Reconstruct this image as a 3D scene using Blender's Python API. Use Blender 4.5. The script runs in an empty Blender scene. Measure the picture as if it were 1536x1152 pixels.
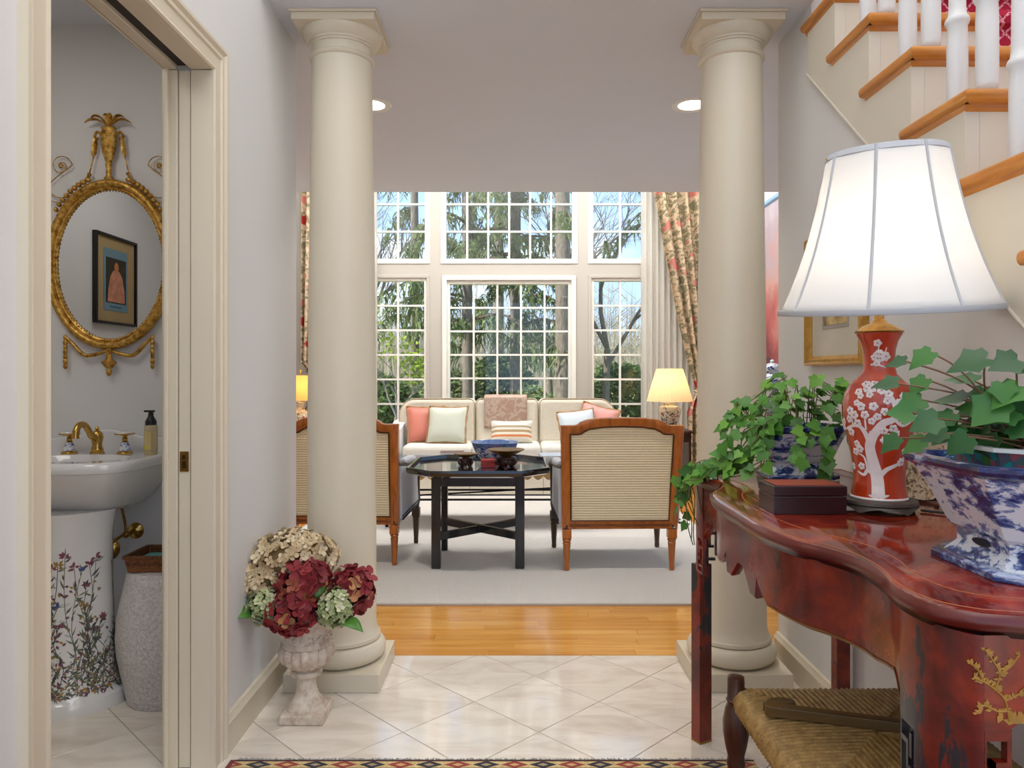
import bpy, bmesh, math, random
from mathutils import Vector, Matrix
scene = bpy.context.scene
COL = scene.collection
PI = math.pi

# ------------------------------------------------------------------ camera, world, sun, lights, exposure
cam_d = bpy.data.cameras.new('camera'); cam = bpy.data.objects.new('camera', cam_d); COL.objects.link(cam)
cam.location = (0, 0, 1.14); cam.rotation_euler = (PI/2, 0, 0)
cam_d.sensor_width = 36.0; cam_d.lens = 36.0*1100/1536
cam_d.shift_x = -4/1536; cam_d.shift_y = -16/1536
cam_d.clip_start = 0.02; cam_d.clip_end = 300
scene.camera = cam
scene.view_settings.view_transform = 'Standard'
scene.view_settings.look = 'None'
scene.view_settings.gamma = 1.0
scene.view_settings.use_curve_mapping = False
scene.view_settings.exposure = 0.33

w = bpy.data.worlds.new('sky'); scene.world = w; w.use_nodes = True
wt = w.node_tree; wt.nodes.clear()
def wn(t): return wt.nodes.new(t)
geo = wn('ShaderNodeTexCoord'); sep = wn('ShaderNodeSeparateXYZ'); wt.links.new(geo.outputs['Generated'], sep.inputs[0])
ramp = wn('ShaderNodeValToRGB'); wt.links.new(sep.outputs['Z'], ramp.inputs[0])
ramp.color_ramp.elements[0].position = 0.0; ramp.color_ramp.elements[0].color = (0.58, 0.74, 0.96, 1)
ramp.color_ramp.elements[1].position = 0.45; ramp.color_ramp.elements[1].color = (0.27, 0.50, 0.90, 1)
mp = wn('ShaderNodeMapping'); mp.inputs['Scale'].default_value = (3, 3, 7); wt.links.new(geo.outputs['Generated'], mp.inputs[0])
nz = wn('ShaderNodeTexNoise'); nz.inputs['Scale'].default_value = 1.3; nz.inputs['Detail'].default_value = 6; wt.links.new(mp.outputs[0], nz.inputs[0])
cr = wn('ShaderNodeValToRGB'); cr.color_ramp.elements[0].position = 0.50; cr.color_ramp.elements[1].position = 0.68; wt.links.new(nz.outputs[0], cr.inputs[0])
mx = wn('ShaderNodeMix'); mx.data_type = 'RGBA'; wt.links.new(cr.outputs[0], mx.inputs[0]); wt.links.new(ramp.outputs[0], mx.inputs[6]); mx.inputs[7].default_value = (0.95, 0.97, 1.0, 1)
bg = wn('ShaderNodeBackground'); bg.inputs[1].default_value = 1.3; wt.links.new(mx.outputs[2], bg.inputs[0])
wo = wn('ShaderNodeOutputWorld'); wt.links.new(bg.outputs[0], wo.inputs[0])

def light(name, kind, loc, energy, color=(1, 1, 1), size=None, size_y=None, rot=(0, 0, 0), **kw):
    d = bpy.data.lights.new(name, kind); d.energy = energy; d.color = color
    if kind == 'AREA':
        d.shape = 'RECTANGLE'; d.size = size; d.size_y = size_y
    elif size is not None and kind in ('POINT', 'SPOT'):
        d.shadow_soft_size = size
    for k, v in kw.items(): setattr(d, k, v)
    o = bpy.data.objects.new(name, d); COL.objects.link(o); o.location = loc; o.rotation_euler = rot
    return o
sun = light('sun', 'SUN', (-20, -8, 25), 7.5, (1, 0.95, 0.86), angle=math.radians(1.0))
sun.rotation_euler = Vector((-1, -0.55, 1.05)).to_track_quat('Z', 'Y').to_euler()
light('hall_fill_light', 'AREA', (0.55, 0.0, 4.45), 68, (1, 0.985, 0.955), 2.6, 4.0)  # unseen area light added to brighten the hall, no fixture there
light('living_fill_light', 'AREA', (0, 6.15, 4.45), 150, (1, 0.99, 0.97), 4.2, 1.4)  # added fill for the tall living room, not a known lamp
light('powder_fill_light', 'AREA', (-1.65, 1.7, 2.44), 4.6, (1, 0.955, 0.91), 0.5, 0.8)  # added out of view to light the powder room

# ------------------------------------------------------------------ helpers
def lin(c):
    c = c/255.0
    return c/12.92 if c <= 0.04045 else ((c+0.055)/1.055)**2.4
def S(r, g, b): return (lin(r), lin(g), lin(b), 1)

class T:
    """small node-tree helper"""
    def __init__(s, name):
        s.m = bpy.data.materials.new(name); s.m.use_nodes = True
        s.t = s.m.node_tree; s.t.nodes.clear()
        s.out = s.t.nodes.new('ShaderNodeOutputMaterial')
        s.b = s.t.nodes.new('ShaderNodeBsdfPrincipled'); s.t.links.new(s.b.outputs[0], s.out.inputs[0])
        s._c = None
    def n(s, t, **kw):
        nd = s.t.nodes.new(t)
        for k, v in kw.items(): setattr(nd, k, v)
        return nd
    def put(s, sock, v):
        if isinstance(v, bpy.types.NodeSocket): s.t.links.new(v, sock)
        elif v is not None: sock.default_value = v
    def co(s):
        if s._c is None: s._c = s.n('ShaderNodeTexCoord').outputs['Object']
        return s._c
    def map(s, scale=(1, 1, 1), loc=(0, 0, 0), rot=(0, 0, 0), v=None):
        m = s.n('ShaderNodeMapping'); s.put(m.inputs[0], v or s.co())
        m.inputs['Scale'].default_value = scale; m.inputs['Location'].default_value = loc; m.inputs['Rotation'].default_value = rot
        return m.outputs[0]
    def noise(s, scale=5, detail=4, rough=0.55, v=None, dist=0.0):
        m = s.n('ShaderNodeTexNoise'); s.put(m.inputs['Vector'], v or s.co())
        m.inputs['Scale'].default_value = scale; m.inputs['Detail'].default_value = detail
        m.inputs['Roughness'].default_value = rough; m.inputs['Distortion'].default_value = dist
        return m.outputs[0]
    def vor(s, scale=5, v=None, feature='F1', out=0, rnd=1.0):
        m = s.n('ShaderNodeTexVoronoi', feature=feature); s.put(m.inputs['Vector'], v or s.co())
        m.inputs['Scale'].default_value = scale; m.inputs['Randomness'].default_value = rnd
        return m.outputs[out]
    def wave(s, scale=5, v=None, dist=0, axis='X', prof='SIN', detail=2):
        m = s.n('ShaderNodeTexWave', bands_direction=axis, wave_profile=prof); s.put(m.inputs['Vector'], v or s.co())
        m.inputs['Scale'].default_value = scale; m.inputs['Distortion'].default_value = dist; m.inputs['Detail'].default_value = detail
        return m.outputs['Fac']
    def ramp(s, fac, stops, interp='LINEAR'):
        r = s.n('ShaderNodeValToRGB'); s.put(r.inputs[0], fac); e = r.color_ramp.elements
        r.color_ramp.interpolation = interp
        while len(e) < len(stops): e.new(0.5)
        for i, (p, c) in enumerate(stops):
            e[i].position = p; e[i].color = c if isinstance(c, tuple) else (c, c, c, 1)
        return r.outputs[0]
    def mix(s, fac, a, b, blend='MIX'):
        m = s.n('ShaderNodeMix', data_type='RGBA', blend_type=blend)
        s.put(m.inputs[0], fac); s.put(m.inputs[6], a); s.put(m.inputs[7], b)
        return m.outputs[2]
    def math(s, op, a, b=None, c=None):
        m = s.n('ShaderNodeMath', operation=op); s.put(m.inputs[0], a)
        if b is not None: s.put(m.inputs[1], b)
        if c is not None: s.put(m.inputs[2], c)
        return m.outputs[0]
    def xyz(s, v=None):
        m = s.n('ShaderNodeSeparateXYZ'); s.put(m.inputs[0], v or s.co()); return m.outputs
    def rnd(s): return s.n('ShaderNodeObjectInfo').outputs['Random']
    def bump(s, h, strength=0.3, dist=0.01):
        m = s.n('ShaderNodeBump'); m.inputs['Strength'].default_value = strength; m.inputs['Distance'].default_value = dist
        s.put(m.inputs['Height'], h); s.put(s.b.inputs['Normal'], m.outputs[0])
    def set(s, **kw):
        names = dict(color='Base Color', rough='Roughness', metal='Metallic', spec='Specular IOR Level', coat='Coat Weight',
                     coat_rough='Coat Roughness', sheen='Sheen Weight', emit='Emission Color', emit_s='Emission Strength',
                     trans='Transmission Weight', ior='IOR', alpha='Alpha', sub='Subsurface Weight')
        for k, v in kw.items(): s.put(s.b.inputs[names[k]], v)
        return s.m

def plain(name, col, rough=0.5, metal=0.0, var=0.06, scale=8, bump=0.0, bscale=80, **kw):
    """colour with slight procedural variation"""
    t = T(name)
    nz = t.noise(scale, 4)
    d = tuple(max(0, c*(1-var)) for c in col[:3])+(1,); l = tuple(min(1, c*(1+var)) for c in col[:3])+(1,)
    t.set(color=t.ramp(nz, [(0.3, d), (0.7, l)]), rough=rough, metal=metal, **kw)
    if bump: t.bump(t.noise(bscale, 3), bump, 0.003)
    return t.m

class MB:
    def __init__(s): s.v = []; s.f = []
    def add(s, vs, fs, M=None):
        o = len(s.v)
        s.v += [tuple(M @ Vector(p)) for p in vs] if M is not None else [tuple(p) for p in vs]
        s.f += [tuple(i+o for i in f) for f in fs]
        return s
    def box(s, x0, x1, y0, y1, z0, z1, M=None):
        return s.add([(x0,y0,z0),(x1,y0,z0),(x1,y1,z0),(x0,y1,z0),(x0,y0,z1),(x1,y0,z1),(x1,y1,z1),(x0,y1,z1)],
                     [(3,2,1,0),(4,5,6,7),(0,1,5,4),(1,2,6,5),(2,3,7,6),(3,0,4,7)], M)
    def prism(s, poly, a0, a1, axis='z', M=None):
        n = len(poly)
        def P(p, a): return {'z': (p[0], p[1], a), 'y': (p[0], a, p[1]), 'x': (a, p[0], p[1])}[axis]
        vs = [P(p, a0) for p in poly]+[P(p, a1) for p in poly]
        fs = [tuple(range(n))[::-1], tuple(range(n, 2*n))]+[(i, (i+1) % n, n+(i+1) % n, n+i) for i in range(n)]
        return s.add(vs, fs, M)
    def loft(s, rings, cap0=True, cap1=True, closed=True, M=None):
        n = len(rings[0]); vs = [p for r in rings for p in r]; fs = []
        for k in range(len(rings)-1):
            for i in range(n if closed else n-1):
                j = (i+1) % n
                fs.append((k*n+i, k*n+j, (k+1)*n+j, (k+1)*n+i))
        if cap0: fs.append(tuple(range(n))[::-1])
        if cap1: fs.append(tuple(range((len(rings)-1)*n, len(rings)*n)))
        return s.add(vs, fs, M)
    def lathe(s, prof, c=(0, 0, 0), n=32, sx=1, sy=1, M=None, lobes=0, amp=0.0, lz=None):
        rings = []
        for r, z in prof:
            ring = []
            for i in range(n):
                a = 2*PI*i/n; rr = r
                if lobes and (lz is None or lz[0] <= z <= lz[1]): rr = r*(1+amp*abs(math.sin(a*lobes/2))-amp)
                ring.append((c[0]+rr*math.cos(a)*sx, c[1]+rr*math.sin(a)*sy, c[2]+z))
            rings.append(ring)
        return s.loft(rings, prof[0][0] > 1e-6 or True, True, True, M)
    def tube(s, pts, r=0.01, n=8, M=None, flat=1.0):
        pts = [Vector(p) for p in pts]; rings = []; k = len(pts)
        prev = None
        for i, p in enumerate(pts):
            d = (pts[min(i+1, k-1)]-pts[max(i-1, 0)])
            if d.length < 1e-9: d = Vector((0, 0, 1))
            d.normalize()
            if prev is None:
                u = d.orthogonal().normalized() if abs(d.z) > 0.95 else Vector((0, 0, 1)).cross(d).normalized()
            else:
                u = (prev-d*prev.dot(d))
                u = u.normalized() if u.length > 1e-6 else d.orthogonal().normalized()
            prev = u; w_ = d.cross(u)
            rr = r[i] if isinstance(r, (list, tuple)) else r
            rings.append([tuple(p+u*math.cos(2*PI*j/n)*rr+w_*math.sin(2*PI*j/n)*rr*flat) for j in range(n)])
        return s.loft(rings, True, True, True, M)
    def ball(s, c, r, n=12, m=8, M=None):
        rx, ry, rz = (r, r, r) if not isinstance(r, (tuple, list)) else r
        prof = [(max(1e-4, math.sin(PI*k/m)), -math.cos(PI*k/m)) for k in range(m+1)]
        rings = [[(c[0]+rx*q*math.cos(2*PI*i/n), c[1]+ry*q*math.sin(2*PI*i/n), c[2]+rz*z) for i in range(n)] for q, z in prof]
        return s.loft(rings, True, True, True, M)
    def grid(s, fn, nu, nv, M=None):
        vs = [fn(i/nu, j/nv) for j in range(nv+1) for i in range(nu+1)]
        fs = [(j*(nu+1)+i, j*(nu+1)+i+1, (j+1)*(nu+1)+i+1, (j+1)*(nu+1)+i) for j in range(nv) for i in range(nu)]
        return s.add(vs, fs, M)
    def mesh(s, name):
        me = bpy.data.meshes.new(name); me.from_pydata(s.v, [], s.f); me.update()
        return me
    def build(s, name, mat, parent=None, smooth=None, bevel=0.0, seg=2, solid=0.0, kind=None, recalc=True, subd=0):
        me = s.mesh(name)
        if recalc:
            b = bmesh.new(); b.from_mesh(me); bmesh.ops.recalc_face_normals(b, faces=b.faces); b.to_mesh(me); b.free()
        if mat is not None: me.materials.append(mat)
        if smooth is not None:
            me.polygons.foreach_set('use_smooth', [True]*len(me.polygons))
            me.set_sharp_from_angle(angle=math.radians(smooth))
        o = bpy.data.objects.new(name, me); COL.objects.link(o)
        if parent is not None: o.parent = parent
        if solid:
            q = o.modifiers.new('solid', 'SOLIDIFY'); q.thickness = solid; q.offset = 0
        if bevel:
            q = o.modifiers.new('bevel', 'BEVEL'); q.width = bevel; q.segments = seg; q.limit_method = 'ANGLE'; q.angle_limit = math.radians(35)
        if subd:
            q = o.modifiers.new('subd', 'SUBSURF'); q.levels = subd; q.render_levels = subd
        if kind: o['kind'] = kind
        return o
def inst(me, name, parent=None, loc=(0, 0, 0), rot=None, scale=None, M=None):
    o = bpy.data.objects.new(name, me); COL.objects.link(o)
    if parent is not None: o.parent = parent
    if M is not None: o.matrix_basis = M
    else:
        o.location = loc
        if rot is not None: o.rotation_euler = rot
        if scale is not None: o.scale = scale if isinstance(scale, (tuple, list)) else (scale,)*3
    return o
def tag(o, label=None, cat=None, group=None, kind=None):
    if label: o['label'] = label
    if cat: o['category'] = cat
    if group: o['group'] = group
    if kind: o['kind'] = kind
    return o
def thing(name, label, cat, loc=(0, 0, 0), rz=0.0, group=None, kind=None):
    o = bpy.data.objects.new(name, None); COL.objects.link(o); o.empty_display_size = 0.05
    o.location = loc; o.rotation_euler = (0, 0, rz)
    return tag(o, label, cat, group, kind)
def struct(name, kids=True):
    o = bpy.data.objects.new(name, None); COL.objects.link(o); o['kind'] = 'structure'; return o
def copy_tree(o, parent=None):
    kids = [c for c in bpy.data.objects if c.parent == o]
    c = o.copy(); COL.objects.link(c); c.parent = parent
    for ch in kids: copy_tree(ch, c)
    return c
def catmull(pts, sub=6, closed=False):
    out = []; n = len(pts)
    rng = range(n if closed else n-1)
    for i in rng:
        if closed: p = [pts[(i+k-1) % n] for k in range(4)]
        else: p = [pts[max(i-1, 0)], pts[i], pts[i+1], pts[min(i+2, n-1)]]
        for k in range(sub):
            t = k/sub
            out.append(tuple(0.5*((2*b)+(-a+c)*t+(2*a-5*b+4*c-d)*t*t+(-a+3*b-3*c+d)*t**3) for a, b, c, d in zip(*p)))
    if not closed: out.append(tuple(pts[-1]))
    return out
def circle(r, n, z=0, cx=0, cy=0): return [(cx+r*math.cos(2*PI*i/n), cy+r*math.sin(2*PI*i/n), z) for i in range(n)]
def clip_poly(poly, x0, x1, y0, y1):
    def cl(pts, ins, cut):
        out = []
        for i in range(len(pts)):
            a, b = pts[i-1], pts[i]
            if ins(b):
                if not ins(a): out.append(cut(a, b))
                out.append(b)
            elif ins(a): out.append(cut(a, b))
        return out
    def cx(v): return lambda a, b: (v, a[1]+(b[1]-a[1])*(v-a[0])/(b[0]-a[0]))
    def cy(v): return lambda a, b: (a[0]+(b[0]-a[0])*(v-a[1])/(b[1]-a[1]), v)
    for ins, cut in ((lambda p: p[0] >= x0, cx(x0)), (lambda p: p[0] <= x1, cx(x1)), (lambda p: p[1] >= y0, cy(y0)), (lambda p: p[1] <= y1, cy(y1))):
        if not poly: return []
        poly = cl(poly, ins, cut)
    return poly
def area2(p): return abs(sum(p[i-1][0]*p[i][1]-p[i][0]*p[i-1][1] for i in range(len(p))))/2
# ------------------------------------------------------------------ materials
WALL = plain('wall_paint', S(225, 223, 220), 0.75, var=0.012, scale=2, bump=0.04, bscale=300)
CEIL = plain('ceiling_paint', S(222, 225, 231), 0.85, var=0.01, scale=2)
CREAM = plain('cream_trim_paint', S(222, 210, 186), 0.38, var=0.015, scale=3)
STUD = plain('stair_skirt_paint', S(218, 209, 192), 0.5, var=0.012, scale=3)
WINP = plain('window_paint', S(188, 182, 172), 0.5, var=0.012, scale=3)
SASH = plain('sash_white_paint', S(240, 237, 228), 0.45, var=0.01, scale=3)
BALW = plain('baluster_white_paint', S(226, 225, 224), 0.4, var=0.01, scale=3)
SLOT_SHADE = plain('slot_shade', S(60, 56, 50), 0.9)
def m_tile(name, base, vein, grey=0.0):
    t = T(name); r = t.rnd()
    off = t.n('ShaderNodeCombineXYZ'); t.put(off.inputs[0], t.math('MULTIPLY', r, 37.0)); t.put(off.inputs[1], t.math('MULTIPLY', r, 91.0))
    va = t.n('ShaderNodeVectorMath', operation='ADD'); t.put(va.inputs[0], t.co()); t.put(va.inputs[1], off.outputs[0])
    mv = t.map((2.2, 7.5, 3), rot=(0, 0, 0.7), v=va.outputs[0])
    c = t.ramp(t.noise(1.6, 6, 0.6, v=mv, dist=0.8), [(0.33, vein), (0.55, base), (0.75, tuple(min(1, k*1.05) for k in base[:3])+(1,))])
    c2 = t.mix(t.math('MULTIPLY', r, 0.18), c, vein)
    t.set(color=c2, rough=0.07, spec=0.55)
    return t.m
TILE = m_tile('polished_limestone', S(238, 228, 214), S(220, 206, 190))
GROUT = plain('grout', S(176, 168, 158), 0.85)
def m_wood(name, a, b, c, rough=0.25, scale=1.0, axis=0, coat=0.0, rv=0.35):
    t = T(name); r = t.rnd()
    sc = [14, 14, 14]; sc[axis] = 1.1
    off = t.n('ShaderNodeCombineXYZ')
    for k in range(3): t.put(off.inputs[k], t.math('MULTIPLY', r, 17.0+13*k))
    va = t.n('ShaderNodeVectorMath', operation='ADD'); t.put(va.inputs[0], t.co()); t.put(va.inputs[1], off.outputs[0])
    mv = t.map(tuple(k*scale for k in sc), v=va.outputs[0])
    g = t.noise(2.0, 5, 0.6, v=mv, dist=0.6)
    col = t.ramp(g, [(0.25, a), (0.5, b), (0.75, c)])
    col = t.mix(t.math('MULTIPLY', r, rv), col, a)
    t.set(color=col, rough=rough, coat=coat, coat_rough=0.08)
    t.bump(g, 0.05, 0.002)
    return t.m
OAKF = m_wood('oak_floor_plank', S(200, 130, 52), S(232, 168, 82), S(243, 188, 106), 0.20, 1.0, 0, 0.3, 0.4)
OAKT = m_wood('oak_stair_tread', S(168, 98, 32), S(202, 128, 46), S(222, 150, 66), 0.30, 1.6, 0, 0.2, 0.15)
OAKTY = m_wood('oak_tread_return', S(168, 98, 32), S(202, 128, 46), S(222, 150, 66), 0.30, 1.6, 1, 0.2, 0.15)
CHAIRW = m_wood('fruitwood_chair_frame', S(130, 68, 20), S(176, 98, 34), S(200, 120, 50), 0.28, 1.5, 2, 0.2, 0.1)
DARKW = m_wood('dark_walnut', S(38, 24, 17), S(60, 38, 27), S(80, 52, 36), 0.35, 1.5, 2, 0.1, 0.1)
STOOLW = m_wood('stool_turned_wood', S(46, 26, 16), S(78, 46, 28), S(100, 62, 38), 0.35, 1.5, 2, 0.1, 0.1)
BARW = m_wood('olive_brown_bar_wood', S(74, 52, 20), S(102, 76, 34), S(128, 98, 48), 0.4, 1.5, 0, 0.0, 0.1)
def m_oakfar():
    t = T('oak_floor_boards_far')
    br = t.n('ShaderNodeTexBrick'); t.put(br.inputs['Vector'], t.co())
    br.inputs['Color1'].default_value = S(214, 142, 58); br.inputs['Color2'].default_value = S(196, 124, 44); br.inputs['Mortar'].default_value = S(150, 90, 30)
    br.inputs['Scale'].default_value = 1.0; br.inputs['Brick Width'].default_value = 0.9; br.inputs['Row Height'].default_value = 0.057; br.inputs['Mortar Size'].default_value = 0.001
    g = t.noise(2, 5, v=t.map((1.5, 20, 5)))
    t.set(color=t.mix(0.5, br.outputs[0], t.ramp(g, [(0.3, S(190, 116, 38)), (0.7, S(232, 164, 76))])), rough=0.22, coat=0.3, coat_rough=0.08)
    return t.m
OAKFAR = m_oakfar()
BRASS = plain('polished_brass', S(196, 158, 84), 0.22, 1.0, var=0.12, scale=30)
OLDBRASS = plain('aged_brass', S(150, 112, 56), 0.35, 1.0, var=0.3, scale=60)
def m_gilt():
    t = T('antique_gilding'); g = t.noise(60, 5, 0.6)
    t.set(color=t.ramp(g, [(0.3, S(110, 74, 26)), (0.46, S(190, 142, 60)), (0.70, S(232, 194, 110))]), rough=t.ramp(g, [(0.3, 0.6), (0.7, 0.3)]), metal=0.75)
    t.bump(t.noise(180, 3), 0.4, 0.002); return t.m
GILT = m_gilt()
PORC = plain('white_porcelain', S(232, 230, 228), 0.08, var=0.01, coat=0.6)
MIRRORG = plain('mirror_silvering', S(226, 228, 230), 0.01, 1.0, var=0.002)
BLACKP = plain('black_plastic', S(22, 22, 24), 0.35)
def m_glass(name, tint=(0.95, 0.98, 1, 1), fac=0.06):
    t = T(name); t.t.nodes.remove(t.b)
    tr = t.n('ShaderNodeBsdfTransparent'); tr.inputs[0].default_value = tint
    gl = t.n('ShaderNodeBsdfGlossy'); gl.inputs[1].default_value = 0.0
    fr = t.n('ShaderNodeFresnel'); fr.inputs[0].default_value = 1.45
    ms = t.n('ShaderNodeMixShader'); t.t.links.new(fr.outputs[0], ms.inputs[0]); t.t.links.new(tr.outputs[0], ms.inputs[1]); t.t.links.new(gl.outputs[0], ms.inputs[2])
    t.t.links.new(ms.outputs[0], t.out.inputs[0]); return t.m
GLASS = m_glass('window_glass')
def m_liquid():
    t = T('amber_soap'); t.set(color=S(232, 214, 168), rough=0.08, trans=0.6, ior=1.4); return t.m
SOAP = m_liquid()
def m_bluewhite(name, scale=26, amount=0.5, zs=1.0, base=(224, 228, 234)):
    t = T(name)
    mv = t.map((1, 1, 1.6*zs))
    n1 = t.noise(scale, 8, 0.68, v=mv, dist=0.5)
    n2 = t.noise(scale*0.35, 3, 0.5, v=mv)
    wsh = t.math('ADD', t.math('MULTIPLY', n1, 0.65), t.math('MULTIPLY', n2, 0.5))
    c = t.ramp(wsh, [(amount-0.02, S(*base)), (amount+0.015, S(112, 134, 180)), (amount+0.06, S(46, 66, 126)), (amount+0.14, S(24, 34, 84))])
    t.set(color=c, rough=0.10, coat=0.6, coat_rough=0.04); return t.m
BW_LAND = m_bluewhite('blue_white_landscape_porcelain', 30, 0.575, 1.3)
BW_DENSE = m_bluewhite('blue_white_dense_porcelain', 46, 0.60, 1.0)
BW_BASE = m_bluewhite('blue_white_foot_porcelain', 50, 0.58, 1.0)
BLUERIM = m_bluewhite('blue_wash_glaze', 30, 0.50, 1.0, (186, 198, 224))
def m_turq():
    t = T('turquoise_flower_band'); v = t.vor(70, out=1)
    sp = t.xyz(v)
    c = t.ramp(sp[0], [(0.0, S(92, 96, 104)), (0.35, S(38, 150, 142)), (0.62, S(90, 110, 104)), (0.8, S(168, 90, 96)), (0.92, S(74, 130, 60))], 'CONSTANT')
    t.set(color=c, rough=0.15, coat=0.5); return t.m
TURQ = m_turq()
GREYRIM = plain('pale_grey_glaze', S(196, 200, 198), 0.15, var=0.04, coat=0.5)
SOIL = plain('potting_soil', S(52, 40, 28), 0.95, var=0.4, scale=60, bump=0.6)
def m_leaf(name, a, b, c):
    t = T(name); r = t.rnd()
    base = t.ramp(r, [(0.0, a), (0.5, b), (1.0, c)])
    v = t.noise(40, 3)
    t.set(color=t.mix(t.math('MULTIPLY', v, 0.35), base, c), rough=0.38, spec=0.4); return t.m
IVY = m_leaf('ivy_leaf_green', S(34, 84, 28), S(64, 124, 40), S(118, 172, 64))
IVY2 = m_leaf('large_ivy_leaf_green', S(20, 58, 30), S(34, 82, 38), S(76, 130, 54))
STEM = plain('ivy_stem', S(96, 104, 52), 0.6, var=0.2)
STEMR = plain('reddish_ivy_stem', S(120, 88, 62), 0.6, var=0.2)
def m_redlac(name, wear=0.0, gloss=0.14):
    t = T(name)
    n1 = t.noise(9, 6, 0.65, dist=0.4); n2 = t.noise(3.0, 4)
    c = t.ramp(n1, [(0.30, S(58, 16, 10)), (0.45, S(112, 30, 15)), (0.64, S(156, 50, 22)), (0.82, S(182, 78, 38))])
    c = t.mix(t.ramp(n2, [(0.45, 0.0), (0.8, 0.6)]), c, S(70, 16, 18))
    if wear:
        wv = t.noise(5.5, 5, 0.6, v=t.map((2.2, 2.2, 0.8)), dist=0.3)
        c = t.mix(t.ramp(wv, [(wear, 0.0), (wear+0.02, 1.0)]), c, S(38, 38, 44))
    t.set(color=c, rough=gloss, coat=0.45 if gloss < .15 else 0.12, coat_rough=0.1); t.bump(n1, 0.04, 0.002); return t.m
RED_TOP = m_redlac('red_lacquer_top', 0, 0.10)
RED = m_redlac('red_lacquer_apron', 0, 0.22)
RED_WORN = m_redlac('worn_red_lacquer', 0.56, 0.3)
GOLDP = plain('gold_paint', S(160, 116, 42), 0.5, 0.0, var=0.15, scale=40)
BLACKEDGE = plain('black_brown_edge', S(46, 18, 15), 0.3, var=0.2, coat=0.1)
EDGEW = plain('dark_red_table_edge', S(96, 28, 20), 0.3, var=0.25, scale=6, coat=0.1)
BOXW = plain('dark_maroon_lacquer', S(50, 22, 24), 0.28, var=0.15, coat=0.3)
BOXT = plain('brick_red_lacquer_lid', S(150, 58, 40), 0.4, var=0.18, scale=20)
VASER = plain('coral_red_glaze', S(190, 62, 30), 0.10, var=0.10, scale=12, coat=0.6)
WHITEG = plain('white_enamel', S(240, 228, 224), 0.2, var=0.05, scale=60)
STANDW = plain('carved_grey_brown_wood', S(70, 60, 54), 0.4, var=0.2, scale=30)
def m_shade(name, col, strength=0.0, trans=0.5):
    t = T(name); t.t.nodes.remove(t.b)
    d = t.n('ShaderNodeBsdfDiffuse'); d.inputs[0].default_value = col
    tr = t.n('ShaderNodeBsdfTranslucent'); tr.inputs[0].default_value = col
    ms = t.n('ShaderNodeMixShader'); ms.inputs[0].default_value = trans
    t.t.links.new(d.outputs[0], ms.inputs[1]); t.t.links.new(tr.outputs[0], ms.inputs[2]); t.t.links.new(ms.outputs[0], t.out.inputs[0]); return t.m
SHADE = m_shade('white_silk_shade', S(220, 221, 223), trans=0.40)
SHADETRIM = m_shade('grey_white_shade_trim', S(204, 205, 208), trans=0.1)
SHADEC = m_shade('cream_pleated_shade', S(246, 226, 186))
SHADEY = m_shade('amber_paper_shade', S(244, 200, 120))
def m_fabric(name, col, scale=220, var=0.12, rough=0.9):
    t = T(name); n1 = t.noise(scale, 2); n2 = t.noise(3, 3)
    d = tuple(c*(1-var) for c in col[:3])+(1,); l = tuple(min(1, c*(1+var)) for c in col[:3])+(1,)
    t.set(color=t.mix(0.5, t.ramp(n1, [(0.35, d), (0.65, l)]), t.ramp(n2, [(0.3, d), (0.7, l)])), rough=rough, sheen=0.15)
    t.bump(n1, 0.2, 0.002); return t.m
def m_rib(name, a, b, n):
    t = T(name); wv = t.wave(n, axis='Z')
    nn = t.noise(90, 3)
    t.set(color=t.mix(0.3, t.ramp(wv, [(0.25, a), (0.6, b)]), t.ramp(nn, [(0.3, a), (0.7, b)])), rough=0.85); t.bump(wv, 0.5, 0.004); return t.m
RIB = m_rib('cream_ribbed_upholstery', S(214, 196, 156), S(244, 232, 202), 22)
SOFAF = m_fabric('ivory_damask_sofa', S(226, 217, 199), 40, 0.07)
GREYF = m_fabric('pale_grey_blue_upholstery', S(200, 202, 208), 120, 0.10)
WELT = plain('dark_striped_welt', S(46, 46, 58), 0.8, var=0.4, scale=90)
CORAL = m_fabric('coral_silk', S(208, 122, 104), 120, 0.06, 0.5)
MINT = m_fabric('pale_mint_silk', S(206, 210, 194), 120, 0.05, 0.5)
PALEBLUE = m_fabric('pale_blue_silk', S(206, 216, 222), 120, 0.05, 0.5)
PINKS = m_fabric('rose_pink_silk', S(220, 154, 146), 120, 0.06, 0.5)
FRINGEC = m_fabric('tan_brush_fringe', S(168, 132, 92), 90, 0.3)
def m_throw():
    t = T('taupe_paisley_throw'); x = t.vor(9, v=t.map((1, 1, 1)), feature='DISTANCE_TO_EDGE'); n = t.noise(30, 4)
    t.set(color=t.mix(t.ramp(t.noise(14, 5, dist=1.5), [(0.47, 0.0), (0.53, 0.7)]), S(182, 150, 132), S(206, 186, 170)), rough=0.9); return t.m
THROW = m_throw()
def m_stripe():
    t = T('striped_lumbar_linen'); z = t.xyz()[2]
    c = t.ramp(t.math('MULTIPLY', z, 4.3), [(0.0, S(224, 218, 204)), (0.22, S(214, 134, 84)), (0.32, S(228, 220, 204)), (0.42, S(178, 150, 108)), (0.52, S(226, 220, 206)), (0.62, S(176, 160, 132)), (0.7, S(228, 222, 210))], 'CONSTANT')
    t.set(color=c, rough=0.9); return t.m
STRIPE = m_stripe()
EBON = m_wood('ebonised_black_wood', S(16, 17, 20), S(28, 29, 32), S(52, 48, 40), 0.22, 1.2, 2, 0.3, 0.1)
IRON = plain('black_iron', S(26, 25, 24), 0.5, 0.6)
WICK = m_wood('scalloped_tan_wood', S(140, 100, 54), S(178, 138, 84), S(196, 158, 104), 0.4, 1.2, 0)
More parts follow.
